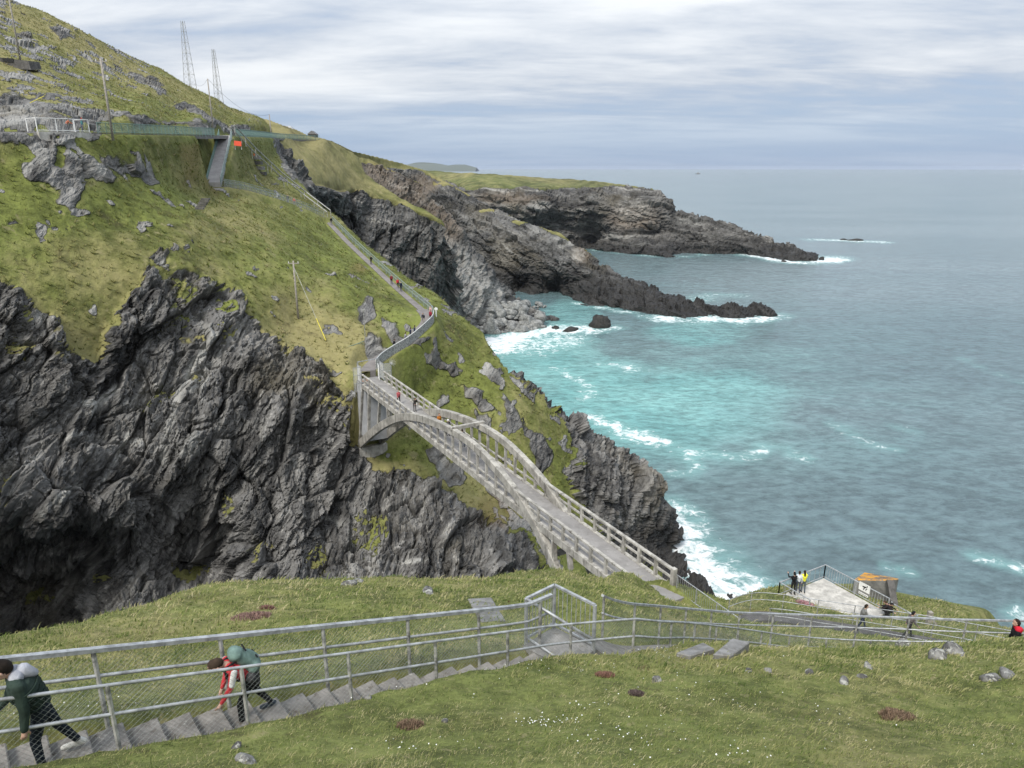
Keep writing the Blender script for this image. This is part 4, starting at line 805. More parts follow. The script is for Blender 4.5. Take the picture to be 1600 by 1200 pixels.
# spiked end frames and the portal at the far end of the bridge
def end_frame(label, wv, out):
    r = empty('spiked_fence', BP(S1 + .6, wv, DECK)); tag(r, label, 'fence')
    for q in (0, 1): MB().beam(BP(S1 + .3 + 1.5 * q, wv, DECK - 1.2 * (out < 0)), BP(S1 + .3 + 1.5 * q, wv, DECK + 2.3), .075, .075, up=BP(1, 0, 0)).build('post', M['galv'], r)
    MB().beam(BP(S1 + .3, wv + out, DECK - 1.6 * (out < 0)), BP(S1 + .3, wv + out, DECK + 2.2), .06, .06, up=BP(1, 0, 0)).build('post', M['galv'], r)
    for z in (.15, 1.2, 2.2): MB().beam(BP(S1 + .3, wv, DECK + z), BP(S1 + .3, wv + out, DECK + z), .05, .05).build('rail', M['galv'], r); MB().beam(BP(S1 + .3, wv, DECK + z), BP(S1 + 1.8, wv, DECK + z), .05, .05).build('rail', M['galv'], r)
    for k in range(1, 8): MB().tube([BP(S1 + .3, wv + out * k / 8, DECK - 1.0 * (out < 0)), BP(S1 + .3, wv + out * k / 8, DECK + 2.2)], .022, 5).build('bar', M['white'], r)
    for k in range(1, 8): MB().tube([BP(S1 + .3 + 1.5 * k / 8, wv, DECK + .1), BP(S1 + .3 + 1.5 * k / 8, wv, DECK + 2.2)], .022, 5).build('bar', M['white'], r)
    for k in range(9):
        a = math.pi * (.5 - (k - 1) / 9.0 * .9); c = BP(S1 + .3, wv + out * .95, DECK + (2.1 if out > 0 else -1.0)); sg = 1 if out > 0 else -1
        MB().tube([c, c + np.array([BN[0] * math.cos(a) * sg * .75, BN[1] * math.cos(a) * sg * .75, math.sin(a) * .75 * (1 if out > 0 else -1)])], .018, 4, .006).build('spike', M['white'], r)
end_frame('white spiked fence frame left of the far bridge entrance', WL - .05, -1.0)
end_frame('white spiked fence frame right of the far bridge entrance', WR + .05, 1.0)
def portal():
    r = empty('bridge_gate', BP(S1 + 1.9, 27.5, DECK)); tag(r, 'pale metal gateway arching over the far bridge entrance', 'gate')
    for wv in (WL + .1, WR - .1): MB().beam(BP(S1 + 1.9, wv, DECK), BP(S1 + 1.9, wv, DECK + 2.5), .09, .09, up=BP(1, 0, 0)).build('gate_post', M['galv'], r)
    MB().beam(BP(S1 + 1.9, WL, DECK + 2.45), BP(S1 + 1.9, WR, DECK + 2.6), .08, .10).build('lintel', M['galv'], r)
    a, b = BP(S1 + 1.8, WR - .2, DECK + .15), BP(S1 + .3, WR - .55, DECK + .15)
    for z in (0, .9, 1.8): MB().beam(a + [0, 0, z], b + [0, 0, z], .05, .05).build('gate_rail', M['white'], r)
    for k in range(8): q = a + (b - a) * k / 7; MB().tube([q, q + np.array([0, 0, 1.8])], .018, 4).build('gate_bar', M['white'], r)
    MB().beam(BP(S1 + 1.6, WL + .25, DECK + .02), BP(S1 + 1.6, WL + 1.5, DECK + .02), 1.2, .03).build('rusty_threshold_plate', plain_mat('rusty_plate', (.34, .22, .16), .9, 0, .4), r)
portal()

# ------------------------------------------------------------------ fences
def polyline_at(P):
    L = np.r_[0, np.cumsum(np.linalg.norm(np.diff(P[:, :2], axis=0), axis=1))]
    return L, (lambda t: np.array([np.interp(t, L, P[:, i]) for i in range(3)]))
def fence(name, label, P, posts, h, rails, pr=.028, rr=.028, mesh=None, mat='galv', pmat='galvpost', toprect=None, cat='railing', bars=None, group=None, meshmat="wire", lowpost=.25, wr=.0015):
    """P: ground line; posts: spacing or list of distances; rails: heights; mesh: wire pitch"""
    P = np.asarray(P, float); L, at = polyline_at(P); r = empty(name, P[0]); tag(r, label, cat, group)
    ts = np.arange(.05, L[-1], posts) if np.isscalar(posts) else posts
    up = np.array([0, 0, 1.])
    for t in ts:
        p = at(t); MB().tube([p - up * lowpost, p + up * h], pr, 7).build('post', M[pmat], r)
    fine = resample(P, .6)
    for i, z in enumerate(rails):
        if i == 0 and toprect:
            m = MB()
            for a, b in zip(fine[:-1], fine[1:]): m.beam(a + up * z, b + up * z + (b - a) * .02, toprect[0], toprect[1])
            m.build('top_rail', M[mat], r)
        else: MB().tube([p + up * z for p in fine], rr, 7).build('top_rail' if i == 0 else 'middle_rail', M[mat], r, True)
    if mesh:
        m = MB(); H = h - .02
        for t in np.arange(-H, L[-1], mesh):
            for sg in (1, -1):
                t0, t1 = (t, t + H) if sg > 0 else (t + H, t); z0, z1 = .02, H
                # clip at the ends of the run
                a, b = t0, t1
                if a == b: continue
                lo, hi = 0.0, 1.0
                for lim, s_ in ((0, 1), (L[-1], -1)):
                    f0 = s_ * (a - lim); f1 = s_ * (b - lim)
                    if f0 < 0 and f1 < 0: lo = 2
                    elif f0 < 0: lo = max(lo, f0 / (f0 - f1))
                    elif f1 < 0: hi = min(hi, f0 / (f0 - f1))
                if hi - lo < .05: continue
                n = 3; pts = [at(a + (b - a) * k) + up * (z0 + (z1 - z0) * k) for k in np.linspace(lo, hi, n)]
                m.tube(pts, wr, 3)
        tag(m.build('wire_mesh', M[meshmat], r), kind='stuff')
    if bars:
        for t in np.arange(bars, L[-1], bars): p = at(t); MB().tube([p + up * rails[-1], p + up * rails[0]], .010 if bars < .3 else .02, 4).build('bar', M[mat], r)
    return r
sdir = (ST1 - ST0)[:2] / np.linalg.norm((ST1 - ST0)[:2]); snor = np.array([-sdir[1], sdir[0]])
def off(P, d):
    P = np.asarray(P, float); T = np.gradient(P[:, :2], axis=0); T /= np.linalg.norm(T, axis=1, keepdims=True) + 1e-9
    Q = P.copy(); Q[:, 0] += -T[:, 1] * d; Q[:, 1] += T[:, 0] * d; return Q
def gsnap(P, dz=0.0):
    Q = np.array(P, float); Q[:, 2] = ground_at(Q[:, 0], Q[:, 1])[0] + dz; return Q
STAIR = np.array([ST0 + (ST0 - ST1) * .3, ST0, (ST0 + ST1) / 2, ST1])
far_line = off(STAIR, .50); near_line = off(STAIR, -.42)
L1 = np.linalg.norm((far_line[-1] - far_line[0])[:2])
fence('stair_railing', 'galvanised mesh railing along the far side of the stairs', np.vstack([far_line, far_line[-1] + np.array([.55, .38, .0])]), 1.62, 1.20, (1.20, .78), .033, .026, .072, toprect=(.075, .06))
near_full = np.vstack([near_line[:-1], near_line[-1], off(R_DOWN, -.68)[3::3]])
fence('stair_railing', 'long galvanised mesh railing nearest the viewer, on the near side of the stairs', near_full, 1.62, 1.22, (1.22, .78), .030, .024, .078)
far2 = off(R_DOWN, .75)[5::2]
fence('path_railing', 'galvanised mesh railing beyond the path, running right from the barred pen', far2, 1.7, 1.2, (1.2, .72), .032, .025, .085, toprect=(.07, .055))
lowN = off(R_LOWER, -.85)[12:]; lowF = off(R_LOWER, .85)[9:]
fence('path_railing', 'thin metal railing of the lower path, on the side nearer the viewer', lowN, 2.0, 1.1, (1.1, .6), .026, .022, .11)
fence('path_railing', 'thin metal railing of the lower path, on its seaward side', lowF, 2.0, 1.1, (1.1, .6), .026, .022, .11)
fence('bar_railing', 'pale barred railing carrying on from the right parapet of the bridge', np.array([BP(S0 - .3, WR, DECK - .1), BP(25.2, WR + .35, DECK - .45), BP(22.8, WR + .9, DECK - .9)]), 1.6, 1.2, (1.2, .12), .03, .03, None, bars=.16, pmat='galv')
# stairs
def stairs():
    r = empty('staircase', ST0); tag(r, 'worn concrete stairs climbing left between the mesh railings', 'stairs')
    n = NSTEP; d = (ST1 - ST0)
    for k in range(-5, n):
        a = ST0 + d * (k / n); b = ST0 + d * ((k + 1) / n); z = a[2]; j = random.uniform(-.03, .03)
        A = a[:2] - sdir * .02; B = b[:2] + sdir * .035; hw = .44; hf = .26 + j
        base = [(*(A + snor * hf), z - .4), (*(A - snor * hw), z - .4), (*(B - snor * hw), z - .4), (*(B + snor * hf), z - .4)]
        m = MB(); m.prism([base[3], base[2], base[1], base[0]][::-1], (0, 0, .4)); o = m.build('step', M['step'], r, bevel=.015)
stairs()
def ribbon(name, P, wd, th, mat, label=None, kind='structure'):
    P = np.asarray(P, float); A = off(P, wd / 2); B = off(P, -wd / 2); V = []; F = []; n = len(P)
    for i in range(n): V += [A[i], B[i], B[i] - [0, 0, th], A[i] - [0, 0, th]]
    for i in range(n - 1):
        for k in range(4): F.append((i * 4 + k, i * 4 + 4 + k, i * 4 + 4 + (k + 1) % 4, i * 4 + (k + 1) % 4))
    F += [(0, 1, 2, 3), tuple(4 * (n - 1) + k for k in (3, 2, 1, 0))]
    o = MB().add(V, F).build(name, mat); tag(o, kind=kind); return o
ribbon('path', R_DOWN, 1.15, .3, M['step'])
ribbon('path', R_LOWER, .95, .3, M['tar'])
ribbon('path', R_PATH[:34], 1.1, .5, M['path']); ribbon('path', R_PATH[33:], 1.9, .9, M['path']); ribbon('path', R_LOW, 1.8, .7, M['path']); ribbon('path', R_RAMP + np.array([[0, 0, .05], [0, 0, .45]]), 2.3, 1.0, M['ramp']); ribbon('road', R_ROAD, 2.6, .6, M['path'])
# barred pen at the foot of the stairs
def pen():
    LZ = ST1[2] + .02; L, B, Rr = Wz(822, 1004, LZ), Wz(865, 981, LZ), Wz(927, 1015, LZ)
    r = empty('barred_pen', L); tag(r, 'barred galvanised pen of vertical bars at the foot of the stairs', 'fence')
    c = [L, B, Rr]
    for i in range(3): c[i] = np.array([c[i][0], c[i][1], c[i][2]]); 
    tp = [np.array([p[0], p[1], p[2] + 1.12]) for p in c]
    for i, p in enumerate(c): MB().tube([p - [0, 0, .3], tp[i]], .042, 8).build('post', M['galv'], r)
    for a, b in ((0, 1), (1, 2)):
        MB().beam(tp[a], tp[b], .06, .05).build('top_rail', M['galv'], r); MB().beam(c[a] + [0, 0, .12], c[b] + [0, 0, .12], .045, .045).build('bottom_rail', M['galv'], r)
        n = 9
        for k in range(1, n): q = k / n; MB().tube([c[a] + (c[b] - c[a]) * q + [0, 0, .12], tp[a] + (tp[b] - tp[a]) * q], .009, 5).build('bar', M['galv'], r)
    MB().tube([tp[0], Rr + [-.05, -.12, .35]], .034, 7).build('sloping_handrail', M['galv'], r, True)
    MB().tube([c[0] + [0, 0, .15], Wz(868, 1026, LZ + .1)], .026, 7).build('bottom_rail', M['galv'], r, True)
    s = MB(); q = [Wz(815, 1010, LZ), Wz(866, 979, LZ), Wz(932, 1014, LZ), Wz(884, 1042, LZ)]; zz = LZ - .35
    V = [(*p[:2], p[2]) for p in q] + [(*p[:2], zz) for p in q]
    o = s.add(V, [(3, 2, 1, 0), (4, 5, 6, 7), (0, 1, 5, 4), (1, 2, 6, 5), (2, 3, 7, 6), (3, 0, 4, 7)]).build('landing_slab', M['slab']); tag(o, 'grey concrete landing inside the barred pen', 'slab')
pen()
# viewing platform by the sea
PZ = 41.4
PA, PB, PC = (Wz(x, y, PZ) for x, y in ((1216, 931), (1287, 903), (1386, 957))); PDn = PA + (PC - PB)
def viewing():
    r = empty('viewing_platform', PA); tag(r, 'pale concrete viewing platform with railings above the sea', 'platform')
    m = MB(); m.prism([PA - [0, 0, 2.2], PDn - [0, 0, 2.2], PC - [0, 0, 2.2], PB - [0, 0, 2.2]], (0, 0, 2.2)); m.build('platform_slab', M['platform'], r, bevel=.03)
    for nm, a, b, bars in (('railing', PA, PB, .5), ('railing', PB, PC, .2), ('railing', PA, PA + (PDn - PA) * .5, .5)):
        L = np.linalg.norm(b - a); par = MB().beam(a + [0, 0, 1.12], b + [0, 0, 1.12], .07, .05).build('top_rail', M['galv'], r)
        MB().beam(a + [0, 0, .12], b + [0, 0, .12], .04, .04).build('bottom_rail', M['galv'], par)
        n = max(int(L / 2.2), 1)
        for k in range(n + 1): q = a + (b - a) * k / n; MB().beam(q, q + [0, 0, 1.12], .07, .07, up=(0, 1, 0)).build('post', M['galv'], par)
        n = int(L / bars)
        for k in range(1, n): q = a + (b - a) * k / n; MB().tube([q + [0, 0, .12], q + [0, 0, 1.12]], .016, 4).build('bar', M['galv'], par)
    # notice on the right-hand railing
    u = (PC - PB) / np.linalg.norm(PC - PB); q = PB + (PC - PB) * .64 + np.array([u[1] * .07, -u[0] * .07, 0]); nrm = np.array([u[1], -u[0], 0]) * -1
    s = empty('warning_notice', q); tag(s, 'white warning notice with a dark figure, fixed to the platform railing', 'sign')
    fr = -1 if (np.array([u[1], -u[0]]) @ -q[:2]) < 0 else 1; nv = np.array([u[1] * fr, -u[0] * fr, 0])
    q = PB + (PC - PB) * .64 + nv * .06
    MB().beam(q - u * .42 + [0, 0, .98], q + u * .42 + [0, 0, .98], .02, .62).build('board', M['white'], s)
    MB().beam(q - u * .36 + [0, 0, .42], q + u * .36 + [0, 0, .42], .02, .16).build('lower_board', M['white'], s)
    g = MB(); f = q + nv * .016
    g.beam(f - u * .14 + [0, 0, 1.02], f + u * .16 + [0, 0, 1.06], .006, .10); g.beam(f - u * .05 + [0, 0, .80], f + u * .02 + [0, 0, 1.0], .006, .07); g.beam(f + u * .1 + [0, 0, .82], f + u * .2 + [0, 0, .98], .006, .06); g.beam(f + u * .16 + [0, 0, 1.16], f + u * .24 + [0, 0, 1.16], .006, .09); g.build('figure', M['black'], s)
    g = MB()
    for k in range(7): g.beam(f - u * (.30 - .09 * k) + [0, 0, .42], f - u * (.25 - .09 * k) + [0, 0, .42], .006, .06)
    g.build('lettering', M['black'], s)
viewing()
def block():
    r = empty('concrete_block', W(1370, 938, 60)); tag(r, 'old concrete block with orange lichen on its top, beyond the platform', 'concrete block')
    t = [W(1334, 905, 57.6), W(1392, 906, 55.6), W(1405, 902, 57.4), W(1350, 894, 61.5)]; t[2][2] -= .1
    V = [(p[0], p[1], 34.0) for p in t] + [tuple(p) for p in t]
    MB().add(V, [(3, 2, 1, 0), (4, 5, 6, 7), (0, 1, 5, 4), (1, 2, 6, 5), (2, 3, 7, 6), (3, 0, 4, 7)]).build('block_body', M['lichen'], r, bevel=.08)
    a, q = W(1390, 907, 55.5), W(1397, 946, 54.6); MB().beam(a, q, .5, .35).build('buttress', M['darkstone'], r)
block()
# gate and timber strut right of the platform
def plat_gate():
    a, b = PC + (PC - PB) / np.linalg.norm(PC - PB) * .2, PC + (PC - PB) / np.linalg.norm(PC - PB) * 2.0
    g = ground_at([a[0], b[0]], [a[1], b[1]])[0]; a = np.array([a[0], a[1], max(g[0], 39)]); b = np.array([b[0], b[1], a[2]])
    r = empty('barred_gate', a); tag(r, 'small pale barred gate at the right corner of the platform', 'gate')
    for p in (a, b): MB().beam(p - [0, 0, .6], p + [0, 0, 1.3], .08, .08, up=(0, 1, 0)).build('post', M['galv'], r)
    for z in (.15, 1.2): MB().beam(a + [0, 0, z], b + [0, 0, z], .05, .05).build('rail', M['galv'], r)
    for k in range(1, 9): q = a + (b - a) * k / 9; MB().tube([q + [0, 0, .15], q + [0, 0, 1.2]], .016, 4).build('bar', M['galv'], r)
    p = b + np.array([.9, .1, 0]); r = empty('braced_post', p); tag(r, 'grey timber strainer post with a slanting brace, right of the barred gate', 'post')
    MB().beam(p - [0, 0, .8], p + [0, 0, 1.5], .28, .28, up=(0, 1, 0)).build('post', M['wood'], r); MB().beam(p + [0, 0, 1.2], p + [1.6, -.2, -.7], .12, .12).build('brace', M['wood'], r)
plat_gate()
# loose slabs beside the near path
def slab(label, cs, th):
    V = [tuple(c) for c in cs] + [(c[0], c[1], c[2] - th) for c in cs]
    o = MB().add(V, [(0, 1, 2, 3)[::-1], (4, 5, 6, 7), (0, 1, 5, 4), (1, 2, 6, 5), (2, 3, 7, 6), (3, 0, 4, 7)]).build('concrete_slab', M['slab'], None, bevel=.02); tag(o, label, 'slab')
def gslab(label, pts, D, th, tilt=(.06, .06, .06, .06)):
    c = []
    for i, (x, y) in enumerate(pts):
        c.append(on_ground(x, y))
    for i, p in enumerate(c): p[2] += tilt[i]
    slab(label, c, th)
gslab('grey concrete slab lying in the grass left of the barred pen', [(731, 938), (768, 936), (790, 972), (752, 974)], [20.6, 20.7, 18.9, 18.8], .25)
gslab('flat grey slab in the turf, left one of a pair below the railing', [(1056, 1026), (1098, 1013), (1116, 1022), (1078, 1031)], [16.2, 17.2, 16.7, 16.1], .22, (.10, .16, .14, .10))
gslab('tilted pale slab in the turf, right one of a pair below the railing', [(1113, 1030), (1142, 1014), (1170, 1018), (1142, 1031)], [16.3, 17.3, 17.0, 16.4], .30, (.12, .28, .24, .10))

# ------------------------------------------------------------------ fences and small works on the far hillside
def gline(L): return np.array([W(x, y, D) for x, y, D in L])
fence('path_fence', 'green mesh fence with pale handrail on the seaward side of the zigzag path', off(R_PATH, 1.0)[4:-6], 2.2, 1.2, (1.2, .62), .05, .05, .45, 'greenpale', 'greenpale', cat='fence', meshmat='greenpale', wr=.016)
def wall_fence():
    P = off(R_PATH, 1.02)[40:-4]
    r = empty('path_wall', P[0]); tag(r, 'grey panelled side of the path bend above the bridge', 'parapet')
    m = MB()
    for a, b in zip(P[:-1], P[1:]): m.beam(a + [0, 0, .35], b + [0, 0, .35], .12, 1.5)
    m.build('side_wall', M['galvpost'], r)
    MB().tube([p + np.array([0, 0, 1.2]) for p in P], .05, 6).build('handrail', M['white'], r)
wall_fence()
fence('path_fence', 'green-grey post fence beside the lower flight where two walkers stand', off(R_LOW, -.9), 1.6, 1.25, (1.25, .65), .05, .04, .5, 'greenpale', 'galvpost', cat='fence', meshmat='greenpale', wr=.014)
fence('path_fence', 'green-grey fence on the uphill side of the lower flight', off(R_LOW, .9), 1.6, 1.25, (1.25,), .045, .04, .5, 'greenpale', 'galvpost', cat='fence', meshmat='greenpale', wr=.012)
fence('ramp_fence', 'green fence on the left side of the steep ramp', off(R_RAMP, -1.2), 1.8, 1.25, (1.25, .7, .15), .05, .05, .3, 'greenpaint', 'greenpaint', cat='fence', meshmat='greenpaint', wr=.018)
fence('ramp_fence', 'pale green fence on the right side of the steep ramp', off(R_RAMP, 1.2), 1.8, 1.25, (1.25, .7), .05, .055, .35, 'greenpale', 'greenpaint', cat='fence', meshmat='greenpale', wr=.016)
rf = off(R_ROAD, -1.5)
sel = [i for i in range(len(rf)) if 138 < proj(rf[i])[0] < 342]
fence('road_fence', 'long green fence along the upper road', rf[sel], 1.5, 1.25, (1.25, .12), .045, .045, .3, 'greenpaint', 'greenpaint', cat='fence', meshmat='greenpaint', wr=.017)
sel = [i for i in range(len(rf)) if 365 < proj(rf[i])[0] < 505]
fence('road_fence', 'green fence along the far end of the upper road near the hut', rf[sel], 2.5, 1.4, (1.4, .3), .07, .06, .5, 'greenpaint', 'greenpaint', cat='fence', meshmat='greenpaint', wr=.03)
def lookout():
    i = [k for k in range(len(rf)) if 36 < proj(rf[k])[0] < 140]; P = resample(rf[i[0] - 1:i[-1] + 2], 2.0); x = proj(P)[0]; P = P[(x > 36) & (x < 140)]
    Q = off(P, -.9)
    r = empty('lookout', Q[0]); tag(r, 'concrete lookout terrace with pale panel railing on the upper road', 'terrace')
    m = MB()
    for a, b in zip(Q[:-1], Q[1:]): m.beam((a + off(P, .6)[0] * 0) + [0, 0, -.55], b + [0, 0, -.55], .5, 1.1)
    m.build('terrace_wall', M['platform'], r)
    for p in Q: MB().beam(p, p + [0, 0, 1.5], .09, .09, up=(0, 1, 0)).build('post', M['white'], r)
    for z in (.15, 1.5): MB().tube([p + np.array([0, 0, z]) for p in Q], .045, 6).build('rail', M['white'], r)
    m = MB(); L, at = polyline_at(Q)
    for t in np.arange(.1, L[-1], .22): m.tube([at(t) + [0, 0, .15], at(t) + [0, 0, 1.5]], .016, 3)
    tag(m.build('wire_panel', M['galv'], r), kind='stuff')
    for e in (0, -1):
        b = Q[e] + (P[e] - Q[e]) / np.linalg.norm(P[e] - Q[e]) * 2.2; MB().tube([Q[e] + [0, 0, 1.5], b + [0, 0, 1.5]], .045, 6).build('rail', M['white'], r); MB().beam(b, b + [0, 0, 1.5], .09, .09, up=(0, 1, 0)).build('post', M['white'], r)
lookout()
fence('meadow_fence', 'short green fence on the slope just left of the bridge gateway', gline([(536, 556, 97.5), (548, 554, 97.8), (560, 550, 98.5), (569, 546, 99)]), .8, 1.2, (1.2, .2), .04, .04, .35, 'greenpaint', 'greenpaint', cat='fence', meshmat='greenpaint', wr=.015)
# utility poles
def pole(label, bx, by, D, ty, arm=True, r0=.15, guy=False):
    b = W(bx, by, D); h = 1.0
    for k in range(60):
        if proj(b + [0, 0, h])[1] < ty: break
        h += .2
    r = empty('utility_pole', b); tag(r, label, 'utility pole')
    MB().tube([b - [0, 0, 1.0], b + [0, 0, h]], r0, 8, r0 * .72).build('shaft', M['wood'], r, True)
    if arm:
        MB().beam(b + [-.75, 0, h - .35], b + [.75, 0, h - .35], .10, .12).build('crossarm', M['wood'], r)
        for x in (-.65, 0, .65): MB().tube([b + [x, 0, h - .3], b + [x, 0, h - .05]], .05, 6, .03).build('insulator', M['white'], r)
    return b + np.array([0, 0, h])
pa = pole('tall timber pole on the top left slope, cut by the picture edge', 30, 84, 120, -30)
pb = pole('timber pole with crossarm standing in front of the upper road fence', 175, 207, 92, 92, r0=.17)
MB().beam(W(167, 118, 91.5), W(168, 126, 91.5), .3, .3).build('pole_transformer', M['galvpost']) and None
pc = pole('timber pole beside the upper road at the head of the ramp', 333, 199, 139, 123, arm=False)
pd = pole('small timber pole in front of the white-roofed house', 424, 214, 215, 179, arm=False, r0=.2)
pe = pole('lone timber pole standing in the grass above the crag', 466, 497, 100, 409, r0=.16)
bpy.data.objects['pole_transformer'].name = 'junction_box'; tag(bpy.data.objects['junction_box'], 'small grey box strapped to the pole at the upper road', 'box')
def wire(label, a, b, sag, r=.03):
    P = [a + (b - a) * t - np.array([0, 0, sag * 4 * t * (1 - t)]) for t in np.linspace(0, 1, 14)]
    o = MB().tube(P, r, 4).build('overhead_wire', M['black']); tag(o, label, 'cable')
wire('overhead cable between the ramp pole and the pole by the house', pc, pd, 2.5); wire('overhead cable from the first lattice mast to the ramp pole', pc, W(305, 130, 204), 1.0, .02)
g0, g1 = pe - np.array([0, 0, .8]), W(514, 543, 97.6)
r = empty('guy_wire', g1); tag(r, 'slanting stay wire with yellow sleeve bracing the lone pole', 'cable')
MB().tube([g0, g1], .025, 4).build('stay_wire', M['galv'], r); MB().tube([g1, g1 + (g0 - g1) * .36], .055, 5).build('yellow_sleeve', M['yellow'], r)
for lab, c in (('short yellow marker pole leaning in the grass, left of two below the road', ((213, 246, 104), (206, 232, 105))), ('short yellow marker pole leaning in the grass, right of two below the road', ((235, 250, 107), (228, 230, 108))), ('yellow sleeve of a stay wire lying on the slope above the lookout', ((46, 157, 96), (69, 150, 99)))):
    tag(MB().tube([W(*c[0]) - [0, 0, .3], W(*c[1])], .05, 5).build('marker_pole', M['yellow']), lab, 'marker')
# lattice masts
def mast(label, bx, by, tx, ty, D, w0, w1):
    b = W(bx, by, D) - [0, 0, 3.0]; h = 1.0
    while proj(b + [0, 0, h])[1] > ty: h += .25
    r = empty('lattice_mast', b); tag(r, label, 'mast')
    def leg(k, q): a = k * math.pi / 2 + .5; wv = (w0 + (w1 - w0) * q) / 1.41; return b + np.array([math.cos(a) * wv, math.sin(a) * wv, h * q])
    for k in range(4): MB().tube([leg(k, 0), leg(k, 1)], .07, 5, .05).build('leg', M['galvpost'], r)
    n = 14
    for i in range(n):
        for k in range(4):
            MB().tube([leg(k, i / n), leg((k + 1) % 4, (i + 1) / n)], .026, 4).build('brace', M['galvpost'], r)
            if i % 2 == 0: MB().tube([leg(k, i / n), leg((k + 1) % 4, i / n)], .026, 4).build('brace', M['galvpost'], r)
mast('taller steel lattice mast on the skyline, the left of two', 297, 131, 288, 33, 206, 2.5, .7)
mast('shorter steel lattice mast on the skyline, the right of two', 342, 157, 334, 78, 216, 2.0, .6)
# buildings and leftovers
def house():
    b = W(436, 199, 262) - [0, 0, 2.2]; r = empty('house', b); tag(r, 'house with a pale roof peeping over the hill', 'house'); x, y, z = b
    MB().prism([(x - 4, y, z - 3), (x + 5, y, z - 3), (x + 5, y + 6, z - 3), (x - 4, y + 6, z - 3)], (0, 0, 4.0)).build('wall', M['white'], r)
    m = MB(); V = [(x - 4.4, y - .4, z + .9), (x + 5.4, y - .4, z + .9), (x + 5.4, y + 6.4, z + .9), (x - 4.4, y + 6.4, z + .9), (x - 4.4, y + 3, z + 2.9), (x + 3.4, y + 3, z + 2.9)]
    m.add(V, [(0, 1, 5, 4), (1, 2, 5), (2, 3, 4, 5), (3, 0, 4), (3, 2, 1, 0)]).build('roof', plain_mat('pale_roof', (.36, .37, .38), .8), r)
    b = W(489, 219, 256); x, y, z = b; r = empty('hut', b); tag(r, 'small dark stone hut at the end of the upper road', 'hut')
    MB().prism([(x - 1.4, y - 1, z - 1), (x + 1.4, y - 1, z - 1), (x + 1.4, y + 2, z - 1), (x - 1.4, y + 2, z - 1)], (0, 0, 3.0)).build('wall', M['darkstone'], r)
    m = MB(); V = [(x - 1.7, y - 1.3, z + 1.95), (x + 1.7, y - 1.3, z + 1.95), (x + 1.7, y + 2.3, z + 1.95), (x - 1.7, y + 2.3, z + 1.95), (x, y - 1.3, z + 3.2), (x, y + 2.3, z + 3.2)]
    m.add(V, [(0, 1, 4), (1, 2, 5, 4), (2, 3, 5), (3, 0, 4, 5), (3, 2, 1, 0)]).build('roof', M['roofgrey'], r)
    MB().beam((x - .5, y - 1.05, z - .1), (x + .5, y - 1.05, z - .1), .06, 1.5).build('door', M['black'], r)
    b = W(22, 97, 119); r = empty('dry_stone_base', b); tag(r, 'dark stone wall at the foot of the top left pole', 'wall'); x, y, z = b
    V = [(x - 6, y, z - .8), (x + 2.6, y, z - 1.2), (x + 2.6, y + 3, z - .8), (x - 6, y + 3, z - .5), (x - 6, y, z + 1.1), (x + 2.4, y, z + .2), (x + 2.4, y + 3, z + .4), (x - 6, y + 3, z + 1.2)]
    MB().add(V, [(3, 2, 1, 0), (4, 5, 6, 7), (0, 1, 5, 4), (1, 2, 6, 5), (2, 3, 7, 6), (3, 0, 4, 7)]).build('wall_face', M['darkstone'], r)
    MB().beam((x - 1.8, y - .05, z + .35), (x + .0, y - .05, z + .25), .1, .6).build('dark_opening', M['black'], r)
    b = W(372, 229, 139); r = empty('warning_board', b); tag(r, 'red-orange board on the bank beside the head of the ramp', 'sign'); x, y, z = b
    MB().beam((x - .7, y, z + .65), (x + .7, y, z + .5), .06, .9).build('board', M['orange'], r)
    for k in (-.6, .6): MB().beam((x + k, y + .08, z - .6), (x + k, y + .08, z + .6), .09, .09, up=(0, 1, 0)).build('leg', M['galvpost'], r)
house()
